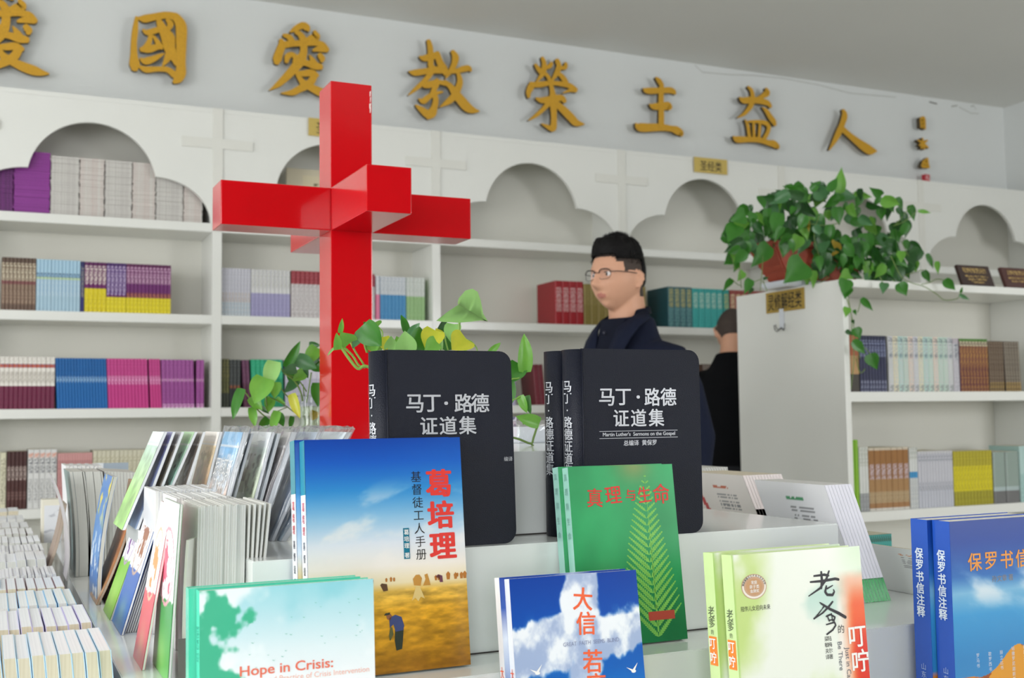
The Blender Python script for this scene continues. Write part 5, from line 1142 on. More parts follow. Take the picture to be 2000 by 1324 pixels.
def leaf_mesh(w, bend, fold, mk, key):
    k = (round(w, 1), bend, fold, mk, key)
    if k in LMC: return LMC[k]
    n = 9; prof = [0, .80, 1.0, 1.02, .98, .86, .64, .34, 0] if key else [0, .70, .98, 1.0, .88, .68, .44, .20, 0]; back = [-.10, -.06, 0, 0, 0, 0, 0, 0, 0]
    bm = bmesh.new(); rows = []
    for i in range(n):
        t = i/(n-1); hw = prof[i]*w/2; z = bend*(t*t)*-1; y = t
        r = [bm.verts.new((x*hw, y+(back[i] if abs(x) > .3 else 0)*abs(x)-(0.03 if abs(x) > .9 and i < 3 else 0), z+abs(x)*hw*fold+(.02*math.sin(t*7+x*2) if abs(x) > .9 else 0))) for x in (-1, -.55, 0, .55, 1)] if 0 < i < n-1 else [bm.verts.new((0, y, z))]
        rows.append(r)
    for i in range(n-1):
        a, b = rows[i], rows[i+1]
        if len(a) == 1:
            for k_ in range(4): bm.faces.new((a[0], b[k_+1], b[k_]))
        elif len(b) == 1:
            for k_ in range(4): bm.faces.new((a[k_], a[k_+1], b[0]))
        else:
            for k_ in range(4): bm.faces.new((a[k_], a[k_+1], b[k_+1], b[k_]))
    for f in bm.faces: f.smooth = True
    me = bpy.data.meshes.new('leaf'); bm.to_mesh(me); bm.free(); me.materials.append(LM[mk]); LMC[k] = me; return me
LMC = {}
def leaf(parent, base, tip, w, mk, roll=0, bend=.15, fold=.35):
    """base, tip: points of the room"""
    d = tip-base; L = d.length; d.normalize(); v = (CAM-(base+tip)/2).normalized(); nrm = (v-d*v.dot(d)).normalized()
    nrm = Matrix.Rotation(roll, 3, d) @ nrm; x = d.cross(nrm).normalized()
    o = bpy.data.objects.new('leaf', leaf_mesh(w*(1.12 if 'glass' in parent['label'] else 1), bend, fold, mk, 'glass' in parent['label'])); COL.objects.link(o); o.parent = parent
    M = Matrix(((x.x, d.x, nrm.x, base.x), (x.y, d.y, nrm.y, base.y), (x.z, d.z, nrm.z, base.z), (0, 0, 0, 1))) @ Matrix.Diagonal((L, L, L, 1))
    o.matrix_local = parent.matrix_world.inverted() @ M if False else Matrix.Translation(-Vector(parent.location)) @ M
    return o
def pstem(parent, pts, r, name='stem', m=None):
    bm = bmesh.new(); P_ = [Vector(p)-Vector(parent.location) for p in pts]
    if len(P_) > 2:
        Q = []
        for i in range(len(P_)-1):
            p0, p1, p2, p3 = P_[max(i-1, 0)], P_[i], P_[i+1], P_[min(i+2, len(P_)-1)]
            for k in range(4):
                t = k/4; Q.append(.5*((2*p1)+(p2-p0)*t+(2*p0-5*p1+4*p2-p3)*t*t+(3*p1-p0-3*p2+p3)*t**3))
        P_ = Q+[P_[-1]]
    tube(bm, P_, r, 6); return obj(name, bm, m or M_stem, parent)

# right-hand plant behind the first leather book, in a clear glass bowl
yp = 1.60; c0 = onY(850, 860, yp)
PA = thing('potted_pothos', 'light green pothos in a glass bowl peeking over the single black leather book', 'plant', (c0.x, yp, Z0), group='pothos plants on the stand')
def lathe(bm, prof, seg=20, mi=0):
    R = [[bm.verts.new((r*math.cos(2*PI*k/seg), r*math.sin(2*PI*k/seg), z)) for k in range(seg)] for r, z in prof]
    for i in range(len(R)-1):
        for k in range(seg):
            f = bm.faces.new((R[i][k], R[i][(k+1) % seg], R[i+1][(k+1) % seg], R[i+1][k])); f.smooth = True; f.material_index = mi
    bm.faces.new(R[0][::-1])
GL = glass_mat('vase_glass', (.86, .9, .87), .02, .03)
bm = bmesh.new(); lathe(bm, [(.04, 0), (.055, .01), (.062, .035), (.055, .06), (.048, .07), (.045, .07), (.052, .058), (.058, .035), (.05, .012)]); obj('glass_bowl', bm, GL, PA)
bm = bmesh.new(); lathe(bm, [(.045, .012), (.055, .035), (.05, .05), (.001, .05)]); obj('water', bm, glass_mat('water', (.86, .9, .8), .02, .03), PA)
def Z(x, y, sc, ox, oy, d): return onY(ox+x/sc, oy+y/sc, d)
LA = [((430, 590), (640, 850), .8, 'm', .3, 1.55), ((400, 690), (310, 860), .42, 'g', 0, 1.58), ((285, 800), (165, 700), .9, 'l', -.4, 1.56), ((150, 690), (182, 525), .3, 'l', .2, 1.55), ((118, 895), (118, 700), .42, 'l', .3, 1.55), ((95, 862), (2, 942), .16, 'p', .5, 1.56),
 ((615, 612), (556, 585), .9, 'l', 0, 1.57), ((690, 735), (700, 900), .62, 'y', .2, 1.57), ((790, 920), (770, 742), .72, 'p', -.2, 1.56), ((950, 930), (950, 678), .85, 'p', .2, 1.55), ((1190, 690), (1030, 910), .72, 'm', -.2, 1.56), ((965, 675), (908, 478), .38, 'm', .3, 1.62), ((1000, 740), (1112, 568), .5, 'g', -.3, 1.60),
 ((1320, 660), (1205, 880), .8, 'y', .2, 1.55), ((1330, 795), (1200, 900), .7, 'l', 0, 1.53), ((1350, 680), (1385, 890), .38, 'p', .4, 1.57), ((1540, 580), (1500, 780), .75, 'p', .2, 1.61), ((1460, 572), (1345, 660), .5, 'd', -.3, 1.63), ((1690, 760), (1530, 870), 1.0, 'y', .3, 1.55), ((1712, 775), (1680, 905), .45, 'p', -.4, 1.56), ((1240, 672), (1100, 745), .4, 'm', .3, 1.62), ((1400, 740), (1450, 900), .8, 'd', 0, 1.63), ((1090, 680), (1100, 760), .5, 'm', 0, 1.63), ((560, 830), (570, 920), .9, 'l', .2, 1.58), ((740, 800), (760, 900), .5, 'd', 0, 1.61)]
for b, t_, w, mk, ro, d in LA: leaf(PA, Z(*b, 6.25, 640, 540, d), Z(*t_, 6.25, 640, 540, d-.015), w, mk, ro)
for b, t_, w, mk, ro, d in [((1024, 728), (1027, 652), .36, 'l', .3, 1.6), ((1014, 710), (999, 745), .8, 'm', 0, 1.61), ((1016, 772), (1028, 806), .45, 'l', .2, 1.6), ((1030, 772), (1034, 808), .4, 'm', .5, 1.605), ((1054, 826), (1012, 814), .48, 'l', 0, 1.59), ((1024, 812), (1022, 828), .35, 'l', 0, 1.6), ((955, 690), (978, 669), .35, 'l', 0, 1.6), ((985, 790), (1003, 740), .5, 'm', 0, 1.62)]:
    leaf(PA, onY(*b, d), onY(*t_, d-.01), w, mk, ro)
# the large leaf held high: folded along its midrib
bl = [(1600, 345), (1690, 395), (1780, 445), (1870, 500), (1955, 547)]; up_ = [(1585, 330), (1600, 265), (1680, 172), (1765, 148), (1830, 185), (1868, 290), (1898, 450)]; lo_ = [(1585, 350), (1450, 440), (1325, 540), (1400, 553), (1600, 564), (1760, 550), (1870, 535)]
bm = bmesh.new(); mid = [bm.verts.new(Z(x, y, 6.25, 640, 540, 1.58-.0*i)-PA.location) for i, (x, y) in enumerate(bl)]
def fan(side, dd):
    vs = [bm.verts.new(Z(x, y, 6.25, 640, 540, 1.58+dd*math.sin(PI*(i+.6)/7.5))-PA.location) for i, (x, y) in enumerate(side)]
    seq = [0, 0, 1, 1, 2, 3, 3]
    for i in range(6):
        a, b = mid[seq[i]], mid[seq[i+1]]
        try:
            f = bm.faces.new((a, vs[i], vs[i+1]) if a is b else (a, vs[i], vs[i+1], b)); f.smooth = True
        except ValueError: pass
    f = bm.faces.new((mid[3], vs[6], mid[4])); f.smooth = True
fan(up_, .035); fan(lo_, -.03); obj('leaf', bm, LM['p'], PA)
S = lambda *a, d=1.58: [Z(x, y, 6.25, 640, 540, d) for x, y in a]
for pts, r in ((S((1610, 530), (1595, 720), (1560, 900)), .0019), (S((1712, 778), (1760, 800), (1825, 892), (1800, 1000)), .0011), (S((1420, 690), (1440, 790), (1470, 900)), .0013), (S((150, 835), (260, 1000), (370, 1125), (450, 1090), (600, 1150), d=1.56), .0022), (S((160, 830), (300, 960), (380, 1085), (460, 1110), d=1.57), .0016),
               (S((275, 795), (340, 920), (440, 1070)), .0014), (S((440, 780), (455, 850), (480, 930)), .0016), (S((465, 790), (490, 930)), .0012), (S((610, 608), (665, 670), (668, 740)), .001), (S((1330, 700), (1340, 780), (1380, 900)), .0012)):
    pstem(PA, pts, r)
for b, t_, w, mk, ro, d in [((880, 905), (850, 735), .7, 'l', .3, 1.60), ((1080, 900), (1100, 740), .7, 'm', 0, 1.61), ((1260, 880), (1290, 690), .6, 'l', -.3, 1.60), ((1380, 760), (1330, 640), .7, 'y', .2, 1.59), ((1480, 900), (1450, 760), .6, 'm', 0, 1.61), ((620, 900), (600, 800), .7, 'l', 0, 1.59), ((520, 640), (450, 560), .7, 'm', .3, 1.58), ((1620, 900), (1600, 800), .6, 'g', 0, 1.62)]: leaf(PA, Z(*b, 6.25, 640, 540, d), Z(*t_, 6.25, 640, 540, d-.01), w, mk, ro)
pstem(PA, [onY(*p, 1.6) for p in ((1022, 727), (1014, 738), (990, 745), (950, 790))], .0012); pstem(PA, [onY(*p, 1.6) for p in ((1051, 827), (1042, 855), (1036, 866), (1004, 855), (940, 850), (880, 850))], .0018, m=M_vine); pstem(PA, [onY(*p, 1.6) for p in ((1036, 866), (1052, 878), (1066, 886))], .0014, m=M_vine); pstem(PA, [onY(*p, 1.6) for p in ((1018, 774), (1000, 782), (950, 800))], .0013)

# left-hand plant in a ribbed glass vase beside the cross
yv = 2.36; c1 = onY(609, 800, yv)
PBt = thing('potted_pothos', 'pothos with drooping leaves in a ribbed glass vase left of the red cross', 'plant', (c1.x, yv, Z0), group='pothos plants on the stand')
zt = onY(609, 771, yv).z-Z0
bm = bmesh.new(); lathe(bm, [(.022, 0), (.027, .004), (.029, zt*.3), (.0265, zt*.4), (.0295, zt*.55), (.026, zt*.66), (.0285, zt*.8), (.024, zt*.9), (.027, zt)], 16)
obj('glass_vase', bm, GL, PBt)
bm = bmesh.new(); lathe(bm, [(.02, .005), (.025, zt*.35), (.024, zt*.75), (.0005, zt*.75)], 12); obj('water', bm, MATS['water'], PBt)
leaf(PBt, Z(795, 1120, 4.27, 430, 540, yv-.02), Z(765, 1200, 4.27, 430, 540, yv-.02), .8, 'o', 0)
LB = [((455, 705), (395, 925), .5, 'p', .2, 2.32), ((380, 845), (285, 1045), .68, 'l', .2, 2.30), ((182, 932), (95, 1178), .3, 'm', .4, 2.32), ((255, 1005), (345, 1108), .55, 'l', 0, 2.33), ((262, 1090), (290, 1248), .38, 'l', 0, 2.33), ((462, 880), (452, 1005), .6, 'l', 0, 2.35), ((598, 975), (655, 1178), .34, 'y', .3, 2.30),
 ((545, 760), (672, 545), .28, 'm', .2, 2.36), ((635, 765), (525, 790), .5, 'g', 0, 2.35), ((805, 590), (715, 725), .5, 'l', 0, 2.38), ((635, 680), (800, 765), .62, 'g', 0, 2.37), ((740, 700), (840, 660), .7, 'd', 0, 2.4), ((770, 720), (850, 790), .7, 'm', 0, 2.4), ((700, 800), (615, 860), .6, 'l', 0, 2.36), ((815, 885), (815, 1075), .55, 'm', 0, 2.33),
 ((480, 1120), (425, 1295), .34, 'l', .3, 2.33), ((402, 1182), (320, 1275), .42, 'm', 0, 2.34), ((488, 1145), (525, 1245), .5, 'm', 0, 2.35), ((602, 1165), (582, 1270), .3, 'm', 0, 2.35), ((645, 855), (545, 960), .45, 'g', 0, 2.37), ((420, 1010), (400, 1125), .5, 'l', 0, 2.36), ((375, 920), (370, 1000), .6, 'o', 0, 2.35), ((620, 780), (600, 900), .7, 'm', 0, 2.39), ((740, 570), (830, 575), .5, 'd', 0, 2.4), ((690, 760), (730, 840), .5, 'd', 0, 2.39), ((470, 1010), (540, 1060), .3, 'l', 0, 2.36), ((330, 1080), (400, 1140), .3, 'd', 0, 2.36)]
for b, t_, w, mk, ro, d in LB: leaf(PBt, Z(*b, 4.27, 430, 540, d), Z(*t_, 4.27, 430, 540, d-.02), w, mk, ro)
S2_ = lambda *a, d=2.35: [Z(x, y, 4.27, 430, 540, d) for x, y in a]
for pts, r in ((S2_((545, 815), (620, 870), (670, 960), (690, 1040)), .0018), (S2_((180, 935), (230, 990), (260, 1040), (310, 1110), (400, 1190)), .0016), (S2_((455, 708), (510, 770), (545, 815), (640, 850), (720, 960)), .0014), (S2_((480, 885), (560, 1000), (660, 1060)), .0013), (S2_((380, 940), (385, 1050), (400, 1140)), .0016), (S2_((400, 1000), (520, 1060), (640, 1150)), .0012), (S2_((760, 800), (740, 930), (720, 1050)), .0014), (S2_((690, 900), (700, 1000)), .0012), (S2_((600, 975), (650, 1000)), .001), (S2_((480, 1122), (560, 1090)), .001)):
    pstem(PBt, pts, r, m=M_vine)

# hanging plant on the freestanding cabinet
yq = 3.52; c2 = onY(1600, 545, yq)
PC = thing('potted_pothos', 'large bushy trailing pothos in a terracotta trough on top of the freestanding cabinet', 'plant', (c2.x, yq, NZ), group='big pothos')
M_terra = mat('terracotta_plastic', '#a2452f', .5, noise=.08, nscale=20)
a = onY(1520, 552, yq).x-c2.x; b = onY(1650, 545, yq).x-c2.x; a2 = onY(1487, 480, yq).x-c2.x; b2 = b+(a-a2)*.6; hz = .128
def trough(name, x0, x1, x2, x3, y0, y1, z0, z1, m):
    bm = bmesh.new(); v = [bm.verts.new(p) for p in ((x0, -y0, z0), (x1, -y0, z0), (x1, y0, z0), (x0, y0, z0), (x2, -y1, z1), (x3, -y1, z1), (x3, y1, z1), (x2, y1, z1))]
    for f in ((0, 3, 2, 1), (0, 1, 5, 4), (1, 2, 6, 5), (2, 3, 7, 6), (3, 0, 4, 7), (4, 5, 6, 7)): bm.faces.new([v[i] for i in f])
    bmesh.ops.bevel(bm, geom=bm.edges[:], offset=.006, segments=2, affect='EDGES'); return obj(name, bm, m, PC)
trough('trough', a, b, a2, b2, .06, .085, .024, .024+hz, M_terra); trough('trough_rim', a2-.006, b2+.006, a2-.008, b2+.008, .092, .094, .024+hz, .024+hz+.022, M_terra)
for z in (.06, .085): trough('trough_rib', a+(a2-a)*(z-.024)/hz-.002, b+(b2-b)*(z-.024)/hz+.002, a+(a2-a)*(z-.018)/hz-.002, b+(b2-b)*(z-.018)/hz+.002, .0745+.0*z, .076, z, z+.006, M_terra)
trough('soil', a2+.01, b2-.01, a2+.01, b2-.01, .075, .075, .024+hz+.015, .024+hz+.026, mat('soil', '#3a2a1e', .95, noise=.4, nscale=60))
trough('drip_tray', a-.02, b+.02, a-.03, b+.03, .075, .085, 0.0005, .0235, mat('tray_white', '#dfe4ec', .3))
rg = random.Random(11)
tx = [1418, 1440, 1480, 1510, 1560, 1620, 1700, 1740, 1770, 1800]; ty = [470, 415, 392, 372, 362, 366, 372, 392, 425, 470]; by = [490, 525, 508, 500, 518, 556, 562, 560, 552, 545]
nl = 0
while nl < 290:
    px = rg.uniform(1425, 1790); t_ = np.interp(px, tx, ty); b_ = np.interp(px, tx, by)
    py = rg.uniform(t_+6, b_-14)
    if 1500 < px < 1600 and py > 488 and rg.random() < .75: continue
    if px > 1600 and rg.random() < .35: py = rg.uniform(470, b_-12)
    if px > 1755 and rg.random() < .5: continue
    edge_ = min(1, (py-t_)/60); d = yq+rg.uniform(-.17, .19)*(.6+.4*edge_)
    if py > 480: d = yq-rg.uniform(.11, .18)
    L = rg.uniform(.056, .088)*(1 if rg.random() < .8 else .7); cx = (px-1600)/200
    ang = -PI/2+rg.uniform(-.9, .9)-cx*-.5+(.7 if py < t_+25 else 0)*rg.choice((-1, 1)); base = onY(px, py, d)
    dv = RGT*math.cos(ang)*L+UPV*math.sin(ang)*L*.9+Vector((0, rg.uniform(-.5, .25)*L, 0))
    fr = rg.random(); mk = 'd' if fr < .42 else 'm' if fr < .8 else 'g' if fr < .92 else 'l'
    leaf(PC, base-dv*.5, base+dv*.5, rg.uniform(.52, .76), mk, rg.uniform(-.9, .9), rg.choice((.1, .2, .3)), rg.choice((.25, .4))); nl += 1
ST = [((1641, 378), (1642, 325), .45, 'l'), ((1620, 375), (1635, 344), .55, 'm'), ((1577, 388), (1534, 364), .4, 'm'), ((1570, 385), (1520, 373), .3, 'd'), ((1582, 372), (1606, 352), .5, 'm'), ((1612, 385), (1585, 358), .7, 'g'),
 ((1430, 503), (1416, 515), .85, 'm'), ((1441, 512), (1434, 530), .5, 'm'), ((1452, 530), (1442, 548), .6, 'l'), ((1430, 545), (1413, 566), .4, 'm'), ((1466, 545), (1455, 572), .6, 'm'), ((1490, 545), (1502, 541), .5, 'd'), ((1470, 562), (1462, 574), .4, 'd'), ((1446, 500), (1443, 515), .5, 'd'),
 ((1722, 382), (1700, 368), .5, 'm'), ((1721, 388), (1760, 402), .55, 'l'), ((1752, 385), (1763, 410), .5, 'm'), ((1777, 400), (1786, 431), .45, 'm'), ((1792, 412), (1822, 415), .25, 'l'), ((1735, 390), (1745, 415), .6, 'm'), ((1752, 405), (1766, 425), .5, 'd'),
 ((1768, 468), (1775, 492), .5, 'm'), ((1750, 450), (1756, 475), .6, 'm'), ((1776, 492), (1790, 528), .35, 'm'), ((1760, 490), (1760, 512), .7, 'l'), ((1768, 525), (1776, 545), .6, 'm'), ((1756, 552), (1771, 578), .8, 'm'), ((1728, 552), (1724, 572), .7, 'g'), ((1803, 528), (1817, 552), .6, 'm'), ((1810, 495), (1824, 525), .35, 'm'), ((1830, 510), (1832, 535), .4, 'l'),
 ((1845, 545), (1866, 568), .65, 'm'), ((1873, 575), (1896, 587), .3, 'g'), ((1876, 572), (1880, 560), .4, 'm'), ((1682, 582), (1706, 608), .4, 'm'), ((1652, 545), (1648, 575), .8, 'm'), ((1655, 560), (1650, 582), .8, 'm'), ((1660, 535), (1640, 545), .8, 'l'), ((1655, 600), (1652, 618), .7, 'l'), ((1668, 605), (1672, 615), .6, 'm'), ((1665, 625), (1668, 632), .6, 'd'),
 ((1670, 640), (1680, 662), .9, 'm'), ((1665, 665), (1692, 692), .6, 'm'), ((1700, 690), (1712, 722), .8, 'm'), ((1652, 645), (1665, 655), .6, 'd'),
 ((1570, 512), (1535, 550), .8, 'm'), ((1560, 460), (1550, 492), .65, 'l'), ((1520, 415), (1512, 462), .6, 'm'), ((1502, 478), (1470, 520), .6, 'm'), ((1575, 528), (1577, 562), .4, 'l'), ((1590, 528), (1588, 562), .4, 'l'), ((1630, 470), (1615, 505), .75, 'o'), ((1652, 490), (1680, 500), .8, 'y'), ((1600, 500), (1602, 530), .5, 'm'), ((1660, 430), (1695, 440), .5, 'm'), ((1690, 455), (1692, 505), .7, 'm'), ((1578, 430), (1580, 452), .3, 'o'), ((1455, 418), (1430, 430), .8, 'm'), ((1440, 440), (1422, 470), .8, 'm'), ((1462, 458), (1425, 478), .4, 'm')]
for b, t_, w, mk in ST:
    d = yq-.12+rg.uniform(-.06, .04)
    if b[0] > 1640 and t_[1] > 553: d = NY0-.045+rg.uniform(-.015, .015)
    leaf(PC, onY(*b, d), onY(*t_, d-.015), w, mk, rg.uniform(-.3, .3))
for pts in ([(1470, 480), (1448, 500), (1445, 520), (1446, 540), (1448, 562)], [(1446, 520), (1436, 526), (1430, 503)], [(1430, 545), (1440, 555), (1448, 558)], [(1490, 500), (1489, 520), (1487, 545), (1485, 568)], [(1487, 545), (1470, 552), (1460, 560)], [(1490, 548), (1498, 568)],
            [(1745, 440), (1750, 438), (1777, 405)], [(1750, 440), (1770, 430), (1790, 413)], [(1740, 500), (1760, 540), (1780, 552), (1806, 560), (1830, 575), (1845, 586), (1870, 583), (1876, 572)], [(1800, 555), (1815, 552), (1830, 545), (1848, 548)], [(1740, 545), (1775, 535), (1790, 530), (1803, 527)], [(1745, 480), (1758, 500), (1750, 530)], [(1718, 540), (1726, 556)], [(1760, 470), (1772, 495), (1785, 520)],
            [(1655, 570), (1660, 600), (1668, 640), (1672, 670), (1680, 700)], [(1650, 575), (1662, 610), (1664, 650), (1668, 700), (1662, 760)], [(1672, 670), (1690, 680), (1700, 692)], [(1690, 720), (1680, 728), (1672, 700)], [(1675, 610), (1678, 600), (1682, 583)], [(1440, 480), (1430, 490), (1436, 500), (1446, 505)], [(1560, 430), (1600, 440), (1640, 436)], [(1600, 420), (1590, 460), (1600, 500)], [(1620, 540), (1600, 552), (1580, 548)]):
    d = NY0-.04 if pts[0][0] > 1640 and max(p[1] for p in pts) > 553 else yq-.14
    pstem(PC, [onY(*p, d) for p in pts], .0016, 'vine', M_vine)

# ------------------------------------------------------------------ people
def gs(x, z, cx, cz, sx, sz): return math.exp(-((x-cx)/sx)**2-((z-cz)/sz)**2)
def head_point(u):
    """unit direction -> point of the head; face towards -Y, centre of the skull at the origin"""
    x, y, z = u.x*.079, u.y*.097, u.z*.114
    if z < -.015:
        k = min(1, (-.015-z)/.1); x *= 1-.23*k**1.5
        if y > 0: y *= 1-.38*k
    if y < 0:
        y = -(abs(y)/.097)**.88*.097
        k = max(0, -u.y)
        d = 0; ax = abs(x)
        d += .029*gs(x, z, 0, -.030, .0105, .013)+.017*gs(x, z, 0, -.012, .0085, .017)+.006*gs(x, z, 0, .008, .009, .014)
        d += .006*gs(ax, z, .012, -.034, .007, .007)
        d -= .014*gs(ax, z, .031, .006, .015, .011)
        d += .006*gs(ax, z, .030, .026, .022, .007)
        d += .006*gs(ax, z, .042, -.026, .018, .02)
        d += .0075*gs(x, z, 0, -.058, .019, .0042)+.008*gs(x, z, 0, -.0675, .016, .0048)-.004*gs(x, z, 0, -.0625, .02, .002)-.004*gs(x, z, 0, -.080, .02, .006)+.010*gs(x, z, 0, -.098, .02, .014)
        d += .004*gs(ax, z, .035, -.062, .016, .02)
        y -= d*k**.5
    return Vector((x, y, z))
def head_bm(bm, M, nu=88, nv=72):
    rows = []
    for j in range(1, nv):
        ph = PI*j/nv; rows.append([bm.verts.new(M @ head_point(Vector((math.sin(ph)*math.sin(2*PI*i/nu), -math.sin(ph)*math.cos(2*PI*i/nu), math.cos(ph))))) for i in range(nu)])
    for j in range(len(rows)-1):
        for i in range(nu): bm.faces.new((rows[j][i], rows[j+1][i], rows[j+1][(i+1) % nu], rows[j][(i+1) % nu]))
    bm.faces.new(rows[0]); bm.faces.new(rows[-1][::-1])
def loft(bm, secs, seg=24):
    """secs: (centre, rx, ry) closed tube of ellipses, axis along z"""
    R = []
    for c, rx, ry in secs:
        R.append([bm.verts.new((c[0]+rx*math.cos(2*PI*k/seg)*(abs(math.cos(2*PI*k/seg))**-.0), c[1]+ry*math.sin(2*PI*k/seg), c[2])) for k in range(seg)])
    for i in range(len(R)-1):
        for k in range(seg): bm.faces.new((R[i][k], R[i][(k+1) % seg], R[i+1][(k+1) % seg], R[i+1][k]))
    bm.faces.new(R[0][::-1]); bm.faces.new(R[-1])
def remesh(bm, vox, name, it=4):
    me = bpy.data.meshes.new(name+'_raw'); fixn(bm); bm.to_mesh(me); bm.free(); o = bpy.data.objects.new(name+'_raw', me); COL.objects.link(o)
    m = o.modifiers.new('r', 'REMESH'); m.mode = 'VOXEL'; m.voxel_size = vox; m.use_smooth_shade = True
    s = o.modifiers.new('s', 'SMOOTH'); s.factor = .5; s.iterations = it
    dg = bpy.context.evaluated_depsgraph_get(); r = bpy.data.meshes.new_from_object(o.evaluated_get(dg)); bpy.data.objects.remove(o); bpy.data.meshes.remove(me)
    for p in r.polygons: p.use_smooth = True
    r.name = name; return r
def limb(bm, pts, rad, seg=14): tube(bm, pts, rad, seg)
def hand(bm, wr, side):
    """relaxed hand hanging down from the wrist"""
    x, y, z = wr
    for k in range(4):
        limb(bm, [(x+side*.002, y-.027+.018*k, z-.02), (x+side*.004, y-.030+.020*k, z-.085)], [.016, .0135], 10)
    for k, L in enumerate((.068, .078, .073, .058)):
        yy = y-.030+.020*k; limb(bm, [(x+side*.004, yy, z-.08), (x-side*.001, yy, z-.08-L*.45), (x-side*.010, yy+.002, z-.08-L*.75), (x-side*.022, yy+.003, z-.08-L*.95)], [.0095, .009, .008, .0065], 8)
    limb(bm, [(x, y-.02, z-.025), (x-side*.008, y-.045, z-.055), (x-side*.016, y-.052, z-.088)], [.013, .011, .0085], 8)
M_skin = mat('skin', '#d3a084', .5, noise=.05, nscale=14, spec=.4); M_lip = mat('lips', '#bd7a6c', .45); M_hair = mat('black_hair', '#0b090a', .65, noise=.3, nscale=90, spec=.2)
M_hair_s = mat('shaved_hair', '#463b35', .8, noise=.35, nscale=220); M_eyew = mat('eye_white', '#e4dedb', .25, noise=0); M_iris = mat('eye_dark', '#1c1210', .15, noise=0)
M_jkt = mat('navy_jacket', '#161c30', .85, noise=.12, nscale=40, bump=.3, bscale=300, spec=.2); M_jkt_in = mat('navy_shirt', '#0f1424', .8, noise=.1, spec=.2); M_trs = mat('dark_trousers', '#16181f', .85, noise=.1)
M_blk = mat('black_sweater', '#0c0d10', .92, noise=.15, nscale=60, bump=.3, bscale=250, spec=.15); M_shoe = mat('shoe_black', '#0d0c0c', .35)

